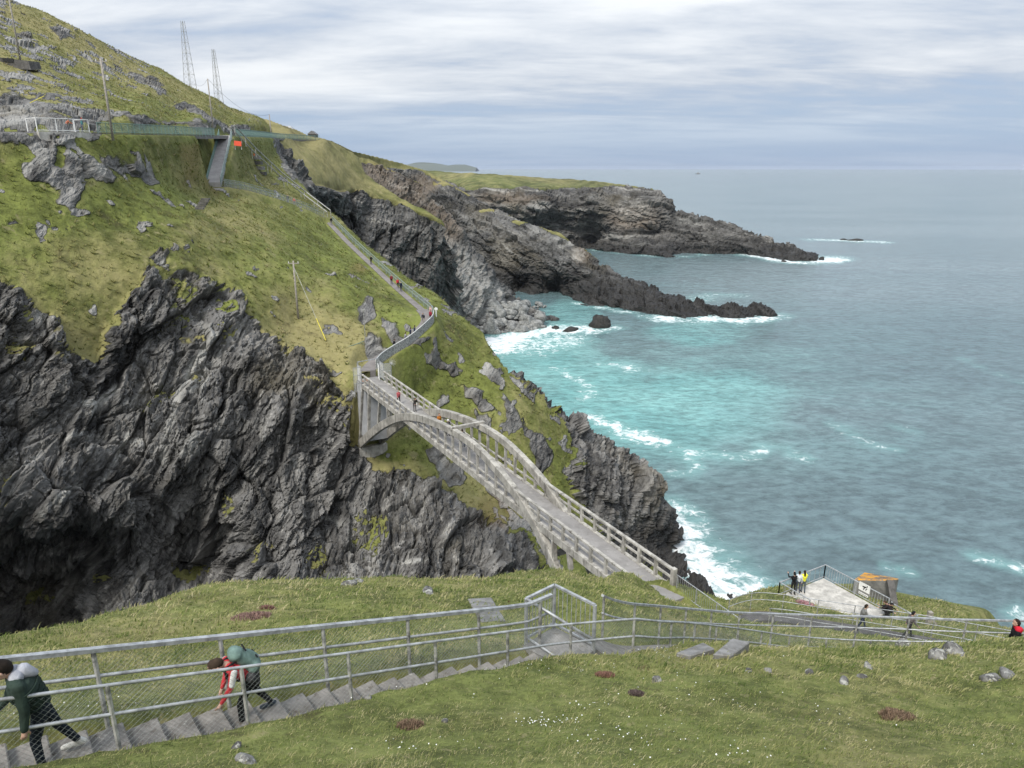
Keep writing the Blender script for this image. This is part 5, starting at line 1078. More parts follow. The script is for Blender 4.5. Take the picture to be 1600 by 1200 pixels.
def ruin():
    b = W(405, 262, 163); r = empty('stepped_plinth', b); tag(r, 'old stepped masonry plinth under the slanting pipes', 'plinth')
    for k in range(4):
        p = b + np.array([-.9 + .55 * k, -.5 - .6 * k, 2.2 - 1.15 * k]); m = MB(); m.beam(p - [1.5, 0, 0], p + [1.4, 0, 0], 1.6, .75); m.build('course', M['darkstone' if k % 2 else 'slab'], r)
    MB().beam(b + [-2.2, -.6, 2.9], b + [-.6, -.6, 2.8], .3, .5).build('red_panel', M['orange'], r)
    a, e = gline([(367, 205, 146), (400, 240, 156), (440, 277, 163), (480, 309, 168), (517, 337, 164)]), None
    for lab, dy in (('upper of two slanting steel pipes running down the hillside', .0), ('lower of two slanting steel pipes running down the hillside', 1.0)):
        P = a + np.array([-.7 * dy, -.5 * dy, 1.2 - .35 * dy]); q = empty('pipe', P[0]); tag(q, lab, 'pipe')
        MB().tube(list(P), .13, 6).build('pipe_run', M['galvpost'], q)
        for p in resample(P, 5.0): MB().beam(p - [0, 0, 2.0], p, .12, .12, up=(0, 1, 0)).build('trestle', M['galvpost'], q)
    b = W(312, 326, 100); r = empty('stone_steps', b); tag(r, 'short flight of old stone steps sunk in the slope', 'steps')
    for k in range(6): MB().beam(b + [-.6 + .08 * k, .28 * k, .25 * k], b + [.6 + .08 * k, .28 * k, .25 * k], .42, .22).build('step', M['darkstone'], r)
    b = W(682, 507, 111); r = empty('lamp_post', b); tag(r, 'white marker post with an orange foot at the path bend', 'post')
    MB().tube([b - [0, 0, .4], b + [0, 0, 2.7]], .11, 7).build('shaft', M['white'], r); MB().tube([b - [0, 0, .3], b + [0, 0, .45]], .2, 7).build('foot', M['orange'], r); MB().beam(b + [-.25, 0, 2.45], b + [.25, 0, 2.45], .2, .3).build('head', M['white'], r)
    b = W(572, 550, 98.3); r = empty('fence_post', b); tag(r, 'tall thin post behind the bridge gateway', 'post'); MB().tube([b - [0, 0, .5], b + [0, 0, 6.0]], .05, 5).build('shaft', M['galvpost'], r); MB().beam(b + [-.3, 0, 5.9], b + [.3, 0, 5.9], .08, .08).build('cap', M['galvpost'], r)
ruin()
# ------------------------------------------------------------------ people
SKIN = cloth_mat('skin', (.52, .33, .25), .6)
_cm = {}
def cloth(c):
    if c not in _cm: _cm[c] = cloth_mat('cloth_%d' % len(_cm), c)
    return _cm[c]
def capsule(mb, a, b, ra, rb, n=10, sq=(1, 1, 1)):
    a, b = np.array(a, float), np.array(b, float); d = b - a; L = np.linalg.norm(d)
    if L < 1e-6: d = np.array([0, 0, 1.]); L = 1e-6; b = a + d * 1e-6
    d = d / L; x = np.cross(d, [0, 1, 0]);
    if np.linalg.norm(x) < .1: x = np.cross(d, [1, 0, 0])
    x /= np.linalg.norm(x); u = np.cross(x, d); V = []; R = []
    for t in (-90, -60, -30, 0): R.append((a + d * ra * math.sin(math.radians(t)), ra * max(math.cos(math.radians(t)), .02)))
    for t in (0, 30, 60, 90): R.append((b + d * rb * math.sin(math.radians(t)), rb * max(math.cos(math.radians(t)), .02)))
    for c, r in R:
        for k in range(n): an = 2 * math.pi * k / n; V.append(c + (x * math.cos(an) * sq[0] + u * math.sin(an) * sq[1]) * r)
    F = [(i * n + k, i * n + (k + 1) % n, (i + 1) * n + (k + 1) % n, (i + 1) * n + k) for i in range(len(R) - 1) for k in range(n)]
    F += [tuple(range(n - 1, -1, -1)), tuple((len(R) - 1) * n + k for k in range(n))]
    mb.add(V, F)
def rotx(v, a): c, s = math.cos(a), math.sin(a); return np.array([v[0], v[1] * c - v[2] * s, v[1] * s + v[2] * c])
def pose(lean=5, head=0, legs=((5, 8), (-5, 8)), arms=((10, 15, 8), (-10, 15, 8)), bulk=1.0, hands=False, twist=0, dress=False):
    """local frame: x right, y forward. Angles in degrees. Returns capsules (a, b, ra, rb, tag) and key points"""
    r = math.radians; C = []; dn = lambda a: np.array([0, math.sin(r(a)), -math.cos(r(a))])
    hip = np.array([0, 0, 0.]); feet = []
    for sx, (a, kn) in zip((-1, 1), legs):
        h = hip + [sx * .095, 0, -.02]; k = h + dn(a) * .43; an = k + dn(a - kn) * .42; fa = -(a - kn) * .25
        toe = an + np.array([sx * .03, math.cos(r(fa)) * .17, -math.sin(r(fa)) * .1 - .035]); heel = an + np.array([0, -.05, -.045])
        C += [(h, k, .092 * bulk ** .4, .062, 'legs'), (k, an - dn(a - kn) * .04, .062, .046, 'legs'), (heel, toe, .045, .038, 'shoes'), (an, heel, .045, .042, 'shoes')]; feet.append(min(toe[2], heel[2]) - .042)
    ld = np.array([0, math.sin(r(lean)), math.cos(r(lean))]); ch = hip + ld * .30; nk = hip + ld * .50
    C += [(hip + [-.07, 0, .0], hip + [.07, 0, .0], .115, .115, 'legs'), (hip + ld * .06, ch, .135 * bulk, .15 * bulk, 'top'), (ch + [-.08, 0, 0], ch + [.08, 0, 0], .13 * bulk, .13 * bulk, 'top'), (ch + ld * .05 + [-.09, 0, 0], ch + ld * .05 + [.09, 0, 0], .12 * bulk, .12 * bulk, 'top'), (nk + [-.13, 0, -.03], nk + [.13, 0, -.03], .075 * bulk, .075 * bulk, 'top')]
    if dress: C += [(hip + ld * .05, hip + [0, 0, -.12], .15, .19, 'top')]
    hl = lean + head; hd = np.array([0, math.sin(r(hl)), math.cos(r(hl))]); hf = np.array([0, math.cos(r(hl)), -math.sin(r(hl))])
    hb = nk + hd * .08; hc = hb + hd * .115 + hf * .025
    C += [(nk, hb + hd * .04, .056, .052, 'skin'), (hc - hd * .05 + hf * .012, hc + hd * .045, .072, .094, 'skin'), (hc + hf * .05 - hd * .075, hc + hf * .045 - hd * .04, .04, .055, 'skin'), (hc + hf * .095 - hd * .02, hc + hf * .10 - hd * .045, .012, .018, 'skin')]
    for sx in (-1, 1): C.append((hc + [sx * .092, 0, 0], hc + np.array([sx * .094, 0, 0]) - hd * .03, .018, .014, 'skin'))
    hp = []
    for sx, (a, el, ab) in zip((-1, 1), arms):
        s = nk + np.array([sx * .185, 0, 0]) - ld * .045; u = dn(a) * .29; u[0] += sx * math.sin(r(ab)) * .29; e = s + u; f = dn(a + el) * .25; f[0] += sx * math.sin(r(ab * .3)) * .1; wv = e + f
        C += [(s, e, .066 * bulk, .052 * bulk, 'top'), (e, wv, .05 * bulk, .038 * bulk, 'top')]; fd = f / np.linalg.norm(f)
        if hands:
            pm = wv + fd * .085; C.append((wv + fd * .015, pm, .027, .034, 'skin')); side = np.array([1, 0, 0.]); fw = np.cross(fd, side)
            for k, (o, L) in enumerate(((-.027, .062), (-.009, .074), (.009, .07), (.027, .055))):
                b0 = pm + fw * o + fd * .01; b1 = b0 + fd * L * .55 - side * sx * .012; b2 = b1 + fd * L * .4 - side * sx * .03; C += [(b0, b1, .0105, .010, 'skin'), (b1, b2, .010, .0085, 'skin')]
            t0 = wv + fd * .04 + fw * .03; t1 = t0 + fw * .03 + fd * .025; C += [(t0, t1, .013, .012, 'skin'), (t1, t1 + fd * .035 - side * sx * .01, .011, .009, 'skin')]
        else: C.append((wv + fd * .02, wv + fd * .11, .038, .032, 'skin'))
        hp.append(wv + fd * .08)
    dz_ = -min(feet); C = [(np.array(a) + [0, 0, dz_], np.array(b) + [0, 0, dz_], ra, rb, t) for a, b, ra, rb, t in C]
    z = np.array([0, 0, dz_]); return C, dict(head=hc + z, hd=hd, hf=hf, neck=nk + z, chest=ch + z, ld=ld, hands=[h + z for h in hp], hip=hip + z)
_bodies = {}
def body_mesh(key, C, voxel):
    """fuses the limbs into one skin and sorts its faces into skin and clothing"""
    if key in _bodies: return _bodies[key].copy()
    mb = MB()
    for a, b, ra, rb, t in C: capsule(mb, a, b, ra, rb)
    me = bpy.data.meshes.new('tmp'); me.from_pydata(mb.v, [], mb.f); o = bpy.data.objects.new('tmp', me); COL.objects.link(o)
    rm = o.modifiers.new('r', 'REMESH'); rm.mode = 'VOXEL'; rm.voxel_size = voxel; rm.use_smooth_shade = True
    sm = o.modifiers.new('s', 'SMOOTH'); sm.factor = .5; sm.iterations = 3 if voxel < .015 else 1
    dg = bpy.context.evaluated_depsgraph_get(); dg.update(); out = bpy.data.meshes.new_from_object(o.evaluated_get(dg)); bpy.data.objects.remove(o)
    n = len(out.polygons); ct = np.empty(n * 3); out.polygons.foreach_get('center', ct); ct = ct.reshape(-1, 3); best = np.full(n, 9.0); ti = np.zeros(n, np.int32); names = ['skin', 'top', 'legs', 'shoes']
    for a, b, ra, rb, t in C:
        d = b - a; L2 = d @ d + 1e-12; q = np.clip(((ct - a) @ d) / L2, 0, 1); dist = np.linalg.norm(ct - a - q[:, None] * d, axis=1) - (ra + (rb - ra) * q)
        m = dist < best; best = np.where(m, dist, best); ti = np.where(m, names.index(t), ti)
    out.attributes.new('cloth', 'INT', 'FACE').data.foreach_set('value', ti); out.polygons.foreach_set('use_smooth', np.ones(n, bool)); _bodies[key] = out
    return out.copy()
POSES = {'stand': dict(), 'walk': dict(lean=8, legs=((22, 10), (-16, 18)), arms=((-20, 15, 6), (22, 25, 6))), 'look': dict(lean=4, arms=((40, 75, 10), (45, 75, 10))), 'lean': dict(lean=32, head=-15, legs=((8, 6), (2, 4)), arms=((45, 25, 10), (45, 25, 10))),
 'crouch': dict(lean=38, head=10, legs=((88, 115), (70, 110)), arms=((50, 30, 6), (40, 40, 6))), 'photo': dict(lean=2, arms=((62, 85, 14), (62, 85, 14)))}
def hair(k, root, c, long=False):
    hc, hd, hf = k['head'], k['hd'], k['hf']; mb = MB(); capsule(mb, hc - hf * .022 + hd * .02, hc - hf * .012 + hd * .055, .098, .092, 12)
    capsule(mb, hc - hf * .05 - hd * .03, hc - hf * .045 + hd * .02, .078, .085, 10)
    if long: capsule(mb, hc - hf * .07, k['neck'] - hf * .075 - hd * .08, .075, .06, 10)
    me = bpy.data.meshes.new('hair'); V = np.array(mb.v); V = V + .012 * np.stack([fbm(V * 26, 2, 3), fbm(V * 26 + 5, 2, 4), fbm(V * 26 + 9, 2, 6)], 1); me.from_pydata(V.tolist(), [], mb.f); me.polygons.foreach_set('use_smooth', [True] * len(me.polygons)); me.materials.append(cloth(c)); link('hair', me, root)
def person(label, feet, face, ps, top, legs=(.02, .022, .03), shoes=(.03, .03, .03), hairc=(.025, .018, .012), group=None, size=1.0, voxel=.028, long=False, hat=None, key=None, **kw):
    """face: compass heading in degrees, 0 looks away from the camera, 90 to the right"""
    d = dict(POSES.get(ps, {}) if isinstance(ps, str) else ps); d.update(kw); C, k = pose(**d)
    me = body_mesh(key or ((ps, voxel) if isinstance(ps, str) and not kw else label), C, voxel)
    mi = np.empty(len(me.polygons), np.int32); me.attributes['cloth'].data.foreach_get('value', mi); me.materials.clear()
    for c in (None, top, legs, shoes): me.materials.append(SKIN if c is None else cloth(c))
    me.polygons.foreach_set('material_index', mi)
    o = link('person', me); o.location = tuple(feet); o.rotation_euler = (0, 0, -math.radians(face)); o.scale = (size,) * 3; tag(o, label, 'person', group)
    if hat:
        mb = MB(); capsule(mb, k['head'] + k['hd'] * .03, k['head'] + k['hd'] * .07, .108, .10, 12); me = bpy.data.meshes.new('hat'); me.from_pydata(mb.v, [], mb.f); me.materials.append(cloth(hat)); link('hat', me, o)
    hair(k, o, hairc, long); return o, k
def on(x, y, D): return W(x, y, D)
blk = (.012, .012, .014); nav = (.02, .028, .055); red = (.50, .04, .05); gry = (.14, .14, .15); jean = (.035, .05, .085); wht = (.66, .66, .64)
# the two walkers on the stairs
def stair_point(x, side=0.0):
    best = None
    for f in np.linspace(-.35, 1, 600):
        i = math.floor(f * NSTEP) / NSTEP; p = ST0 + (ST1 - ST0) * f; q = np.array([p[0] + snor[0] * side, p[1] + snor[1] * side, (ST0 + (ST1 - ST0) * i)[2]]); e = abs(proj(q)[0] - x)
        if best is None or e < best[0]: best = (e, q)
    return best[1]
hd_up = math.degrees(math.atan2(-sdir[0], -sdir[1]))
fp = stair_point(398, -.02)
hik, k = person('hiker bending forward in a red and white jacket, climbing the stairs', fp + [0, 0, .0], hd_up, dict(lean=38, head=24, legs=((30, 28), (-20, 10)), arms=((18, 22, 6), (2, 20, 8)), hands=True), red, (.010, .010, .012), (.035, .045, .06), (.05, .033, .022), voxel=.009, size=.87)
def part_np(name, V, F, mat, parent): me = bpy.data.meshes.new(name); me.from_pydata([tuple(p) for p in V], [], F); me.polygons.foreach_set('use_smooth', [True] * len(F)); me.materials.append(mat); return link(name, me, parent)
# white sleeve bands and waist-tied cardigan
mb = MB(); nk, ld = k['neck'], k['ld']
for sx in (-1, 1):
    mb = MB(); s = nk + np.array([sx * .185, 0, 0]) - ld * .045; e = s + np.array([sx * .03, math.sin(math.radians(18 if sx < 0 else 2)) * .22, -math.cos(math.radians(18 if sx < 0 else 2)) * .22]); capsule(mb, s + [sx * .022, 0, .0], e + [sx * .022, 0, 0], .056, .05, 10); part_np('white_sleeve_panel', mb.v, mb.f, cloth(wht), hik)
mb = MB(); capsule(mb, k['hip'] + [-.14, 0, .07], k['hip'] + [.14, 0, .07], .10, .10); capsule(mb, k['hip'] + [0, -.10, .04], k['hip'] + [.02, -.14, -.22], .09, .05); part_np('tied_cardigan', mb.v, mb.f, cloth((.05, .05, .052)), hik)
hik.location.z += 0
def world_of(o, p): return np.array(Matrix.Translation(o.location) @ o.rotation_euler.to_matrix().to_4x4() @ Matrix.Diagonal((*o.scale, 1)) @ Vector(p))
def backpack():
    up = k['ld']; back = np.array([0, -up[2], up[1]]); base = k['hip'] + up * .12 + back * .20
    mb = MB(); capsule(mb, base + [-.07, 0, 0], base + up * .02 + [.07, 0, 0], .125, .125, 14); capsule(mb, base, base + up * .40, .15, .135, 16); capsule(mb, base + up * .42 + [-.05, 0, 0], base + up * .42 + [.05, 0, 0], .11, .11, 14); capsule(mb, base + back * .1 + up * .06, base + back * .1 + up * .22, .085, .08, 12)
    me = bpy.data.meshes.new('tmp'); me.from_pydata(mb.v, [], mb.f); o = bpy.data.objects.new('tmp', me); COL.objects.link(o); rm = o.modifiers.new('r', 'REMESH'); rm.mode = 'VOXEL'; rm.voxel_size = .016; rm.use_smooth_shade = True; sm = o.modifiers.new('s', 'SMOOTH'); sm.iterations = 4
    dg = bpy.context.evaluated_depsgraph_get(); dg.update(); out = bpy.data.meshes.new_from_object(o.evaluated_get(dg)); bpy.data.objects.remove(o)
    out.materials.clear(); out.materials.append(cloth((.15, .225, .20)))
    r = empty('backpack', tuple(hik.location)); r.rotation_euler = hik.rotation_euler; r.scale = hik.scale; tag(r, 'pale teal hiking backpack carried by the hiker in red', 'backpack')
    link('pack_body', out, r)
    for sx in (-.1, .1):
        mb = MB(); ps = [base + up * .36 + [sx, 0, 0] - back * .06, base + up * .44 + [sx * 1.1, 0, 0] - back * .25, base + up * .30 + [sx * 1.25, 0, 0] - back * .36, base + up * .08 + [sx * 1.3, 0, 0] - back * .30]
        for a, b in zip(ps[:-1], ps[1:]): capsule(mb, a, b, .022, .022, 8)
        part_np('shoulder_strap', mb.v, mb.f, cloth(blk), r)
    mb = MB(); capsule(mb, base + up * .36 + back * .15 + [-.1, 0, 0], base + up * .36 + back * .15 + [.1, 0, 0], .014, .014, 8); part_np('compression_strap', mb.v, mb.f, cloth(blk), r)
    mb = MB(); capsule(mb, base + up * .10 + back * .16 + [-.12, 0, 0], base + up * .10 + back * .16 + [.12, 0, 0], .014, .014, 8); part_np('compression_strap', mb.v, mb.f, cloth(blk), r)
backpack()
fp = stair_point(82, -.2)
grn, k2 = person('walker in dark green padded jacket, pale hood and white shoes at the left edge', fp, hd_up, dict(lean=20, head=8, legs=((16, 18), (-18, 8)), arms=((-2, 12, 8), (10, 40, 8)), hands=True, bulk=1.22), (.028, .045, .036), (.014, .02, .028), (.60, .59, .54), (.018, .013, .010), voxel=.009, size=1.0)
mb = MB(); capsule(mb, k2['neck'] + [-.07, -.02, .03], k2['neck'] + [.07, -.02, .03], .082, .082, 14); capsule(mb, k2['neck'] + [0, -.10, .04], k2['neck'] + [0, -.19, -.03], .095, .055, 14); part_np('pale_hood', mb.v, mb.f, cloth((.36, .37, .41)), grn)
# quilted rings on the padded jacket
mb = MB()
for q in (.08, .17, .26, .35):
    c = k2['hip'] + k2['ld'] * q; up = k2['ld']; fw = np.array([0, up[2], -up[1]]); rr = .168 + .10 * q; n = 20
    P = [c + np.array([math.cos(a) * (rr + .055), 0, 0]) + fw * math.sin(a) * (rr - .02) for a in np.linspace(0, 2 * math.pi, n)]
    mb.tube(P, .012, 5)
part_np('quilting_seam', mb.v, mb.f, cloth((.016, .028, .022)), grn)
# right edge
person('walker in a black coat with a red hood at the right edge', W(1573, 1058, 23.6) * [1, 1, 0] + [0, 0, float(ground_at([W(1580, 1040, 23.4)[0]], [W(1580, 1040, 23.4)[1]])[0][0]) + .2], -70, dict(lean=6, arms=((12, 30, 8), (0, 20, 8))), blk, blk, blk, (.03, .018, .012), voxel=.014)
_o = bpy.data.objects['person.002'] if 'person.002' in bpy.data.objects else None
if _o:
    C, kk = pose(lean=6); mb = MB(); capsule(mb, kk['neck'] + [-.12, -.02, .02], kk['neck'] + [.12, -.02, .02], .095, .095, 12); capsule(mb, kk['neck'] + [0, -.1, -.02], kk['neck'] + [0, -.11, -.12], .09, .06, 12); part_np('red_hood', mb.v, mb.f, cloth((.55, .02, .04)), _o)
# platform
def plat(x, y): return Wz(x, y, PZ)
person('person in black taking a photo on the viewing platform', plat(1238, 928), -10, 'photo', blk, (.02, .02, .022), hairc=blk, voxel=.02)
person('person in white between two others on the viewing platform', plat(1246, 925), 10, 'stand', (.62, .66, .70), (.08, .09, .12), hairc=(.03, .02, .015), voxel=.02, size=.95)
person('person in a bright yellow top on the viewing platform', plat(1254, 925), 5, 'look', (.72, .70, .06), (.10, .12, .14), hairc=(.02, .012, .01), long=True, voxel=.02, size=.98)
person('person in black sitting low at the right corner of the platform', plat(1378, 962), 130, 'crouch', blk, blk, hairc=blk, voxel=.02)
person('second dark figure crouching just right of the platform corner post', plat(1391, 966), -60, 'crouch', (.03, .022, .022), blk, hairc=(.05, .03, .02), voxel=.02)
def lowp(x, t=0.0):
    b = min(R_LOWER, key=lambda p: abs(proj(p)[0] - x)); return b + np.array([0, 0, .01])
person('walker in patterned grey top seen through the mesh on the lower path', lowp(1345), 100, 'walk', (.20, .20, .19), nav, voxel=.02)
person('dark haired walker in grey seen through the mesh, right of the patterned one', lowp(1416), 95, 'walk', (.13, .11, .11), blk, hairc=blk, voxel=.02)
person('walker in navy at the near end of the bridge', BP(24.6, 27.4, DECK - .75), 170, 'walk', nav, nav, voxel=.02)
person('walker in a white cap and navy top just right of the bridge end', BP(22.4, 28.2, DECK - 1.35), 160, 'lean', nav, (.5, .5, .48), voxel=.02, hat=wht)
# on the bridge
def brp(s, q): return BP(s, WL + (WR - WL) * q, DECK)
person('walker in red and white on the far half of the bridge', brp(73.8, .38), 150, 'walk', (.42, .10, .11), blk)
person('dark figure leaning on the far half of the bridge', brp(70.5, .60), 150, 'lean', (.05, .045, .04), (.06, .05, .045))
person('walker in an orange jacket under the arch of the bridge', brp(64.0, .62), 150, 'walk', (.45, .16, .03), blk, hairc=(.12, .05, .02))
person('walker in a white hat and dark coat behind the arch of the bridge', brp(61.8, .62), 150, 'stand', (.06, .06, .062), blk, hat=wht)
person('walker in a dark blue coat near the crossbeam of the bridge', brp(58.4, .62), 330, 'stand', nav, jean)
# on the hillside paths
def pth(x, y, R=R_PATH, q=0.0):
    b = min(off(R, q), key=lambda p: math.hypot(proj(p)[0] - x, proj(p)[1] - y)); return b
G = 'walkers on the zigzag path'
person('walker in black at the foot of the zigzag path, nearest the bridge gateway', pth(616, 545, q=.4), 60, 'walk', blk, nav, group=G)
person('walker in dark top with white pack on the lower bend, second from the gateway', pth(630, 536, q=.4), 60, 'walk', (.25, .25, .27), nav, group=G)
person('walker in navy on the lower bend, third from the gateway', pth(639, 531, q=.3), 60, 'stand', nav, blk, group=G)
person('walker in blue jeans on the lower bend, fourth from the gateway', pth(646, 527, q=.5), 60, 'stand', (.03, .04, .07), jean, group=G)
person('lone walker in dark grey with pale trousers in the middle of the path bend', pth(656, 503, q=-.3), 190, 'walk', (.04, .042, .05), (.30, .28, .26), group=G)
person('walker in pale pink at the outer rail of the path bend', pth(669, 496, q=.6), 200, 'stand', (.55, .38, .36), gry, group=G)
person('walker in dark red just below the one in pink at the path bend', pth(672, 501, q=.6), 200, 'stand', (.28, .03, .05), blk, group=G)
person('walker in red in the group higher up the zigzag path', pth(619, 452, q=.2), 170, 'walk', red, blk, group=G)
person('walker in dark red at the back of the group higher up the zigzag path', pth(614, 446, q=-.2), 170, 'stand', (.20, .03, .04), blk, group=G)
person('walker in navy in front of the group higher up the zigzag path', pth(624, 456, q=.1), 170, 'walk', nav, nav, group=G)
person('walker in black alone on the upper leg of the zigzag path', pth(577, 414), 160, 'lean', blk, blk, group=G)
person('walker in black where the path tops the grassy brow', pth(517, 351), 160, 'stand', blk, gry, group=G)
person('walker in dark blue on the lower flight below the ramp, left of a pair', pth(450, 318, R_LOW), 140, 'stand', (.05, .06, .08), (.25, .27, .3), group=G)
person('walker in a coral top on the lower flight below the ramp, right of a pair', pth(461, 322, R_LOW), 140, 'stand', (.65, .20, .14), (.25, .25, .27), group=G)
lp = [p for p in off(R_ROAD, -1.2)]
def rp(x): return min(lp, key=lambda p: abs(proj(p)[0] - x))
person('person in a teal jacket standing on the lookout terrace', rp(122), 60, 'stand', (.03, .20, .22), (.04, .05, .10), hairc=(.3, .03, .02))
person('person in an orange and grey top beside the one in teal on the lookout', rp(116) + np.array([-.5, 0, 0]), 60, 'lean', (.5, .14, .06), gry)
person('walker in dark green on the upper road behind the fence', off(R_ROAD, 0)[np.argmin(np.abs(proj(R_ROAD)[0] - 279))], 60, 'walk', (.03, .07, .06), blk)

# ------------------------------------------------------------------ loose rock
def rock_mesh(seed, sub=3, jag=.35, flat=1.0, lo=.7):
    import bmesh
    bm = bmesh.new(); bmesh.ops.create_icosphere(bm, subdivisions=sub, radius=1.0); V = np.array([v.co[:] for v in bm.verts]); F = np.array([[v.index for v in f.verts] for f in bm.faces]); bm.free()
    f1, f2, c, _ = voronoi(V * 1.3 + seed * 3.7, seed); rng = np.random.default_rng(seed)
    r = 1 + jag * fbm(V * 1.1 + seed, 3, seed) + jag * .5 * (c - .5) - .12 * ss(.2, 0, f2 - f1)
    P = V * r[:, None]
    for k in range(7):                                   # chop facets so it breaks like slate
        n = rng.normal(size=3); n /= np.linalg.norm(n); h = rng.uniform(lo, 1.0); d = P @ n - h; P = P - np.outer(np.clip(d, 0, None), n) * .85
    P = P + .05 * jag * np.stack([fbm(P * 5 + k * 9, 2, seed + k) for k in range(3)], 1); P[:, 2] *= flat
    return P, F
def stone_mat(name, dark, light, s, lich=.8):
    m, t = new_mat(name); P = t.n('ShaderNodeNewGeometry').outputs['Position']; a = t.noise(P, 1.2 / s, 6, .7); b = t.noise(P, 6 / s, 5, .7); l = t.noise(t.v('ADD', P, (9, 3, 1)), 3.0 / s, 5, .65)
    col = t.mix(t.sstep(a, .35, .65), dark, light); col = t.mix(t.m('MULTIPLY', t.sstep(l, .52, .62), lich), col, (.44, .44, .40)); col = t.mix(t.m('MULTIPLY', t.sstep(b, .58, .7), .7), col, tuple(c * .5 for c in dark))
    finish(t, col, .9, bumpn(t, b, .8, .12 * s)); return m
M['lichstone'] = stone_mat('lichened_stone', (.07, .068, .064), (.25, .245, .23), .35)
M['searock'] = stone_mat('wet_sea_rock', (.016, .016, .016), (.045, .042, .038), 3.0, .05)
M['boulder'] = stone_mat('cove_boulder', (.10, .103, .10), (.27, .272, .262), 2.2, .4)
def rock(name, label, x, y, D, size, seed, mat, z=None, sink=.35, group=None, cat='rock', rz=0.0, sub=3, jag=.35):
    p = W(x, y, D)
    if z is None: p = on_ground(x, y)
    else: p = Wz(x, y, z)
    V, F = rock_mesh(seed, sub, jag); V = V * np.array(size); me = np_mesh(name, V, F, M[mat]); o = link(name, me); o.location = (p[0], p[1], p[2] + size[2] * (1 - 2 * sink) * .5); o.rotation_euler = (0, 0, rz); tag(o, label, cat, group); return o
for i, (lab, x, y, D, s) in enumerate([
 ('small pale lichened stone on the foreground turf below the left slab', 1026, 1066, 12.6, (.10, .10, .11)), ('flat pale stone at the lower left edge of the foreground turf', 370, 1168, 9.2, (.09, .06, .05)), ('crumbling grey stone at the bottom left of the foreground turf', 385, 1192, 8.5, (.16, .10, .07)),
 ('round pale stone, left of two below the right slab', 1170, 1050, 13.8, (.07, .07, .07)), ('round pale stone, right of two below the right slab', 1200, 1049, 13.9, (.09, .07, .07)), ('pointed grey stone standing alone in the middle of the turf', 1264, 1053, 13.9, (.08, .07, .10)),
 ('white-topped stone below the dark boulder', 1357, 1044, 14.8, (.12, .08, .09)), ('rounded pale stone just below the white-topped one', 1346, 1059, 13.9, (.10, .08, .08)), ('low dark stone left of the rounded pale one', 1318, 1067, 13.4, (.12, .09, .09)),
 ('big black and white lichened boulder against the railing', 1412, 1011, 18.6, (.36, .30, .34)), ('dark squared boulder right of the lichened boulder', 1464, 1029, 17.2, (.24, .18, .18)), ('rough pale boulder touching the dark squared boulder', 1490, 1023, 17.6, (.30, .2, .22)),
 ('low grey outcrop stone near the right edge', 1550, 1062, 14.4, (.24, .16, .09)), ('pale flat outcrop stone at the far right of the turf', 1574, 1056, 14.8, (.22, .14, .08)), ('small stone beside the far white rock on the brow', 560, 909, 25.0, (.2, .15, .1)), ('pale stone on the brow left of the middle', 545, 915, 23.8, (.32, .2, .14)), ('flat grey stone on the brow above the slab', 668, 926, 23.6, (.34, .2, .1)),
 ('grey stone half sunk at the left end of the foreground bank', 575, 1092, 11.4, (.06, .06, .05)), ('pale stone at the left end of the turf below the stairs', 695, 1128, 10.3, (.06, .05, .05))]):
    rock('stone', lab, x, y, D, s, 40 + i, 'lichstone', group='stones on the near turf', rz=i * 1.3)
for i, (lab, x, y, s) in enumerate([('black sea stack with a jagged top off the boulder cove', 937, 511, (5, 4, 4.6)), ('low black rock left of the jagged sea stack', 893, 516, (4.5, 2.4, 1.5)), ('small black rock at the edge of the cove foam', 868, 513, (2.2, 1.6, 1.1)), ('long low rock awash out at sea, ringed by foam', 1338, 376, (8, 3, 1.6)),
 ('small rock off the tip of the far headland', 1284, 406, (3.2, 2.2, 1.8)), ('tiny black rock in the foam before the far headland tip', 1224, 409, (2.2, 1.6, 1.2)), ('second hump of the long rock awash at sea', 1318, 375, (4, 2, 1.2))]):
    rock('sea_rock', lab, x, y, 300, s, 80 + i, 'searock', z=0.0, sink=.3, group='rocks in the sea', rz=i, jag=.7)
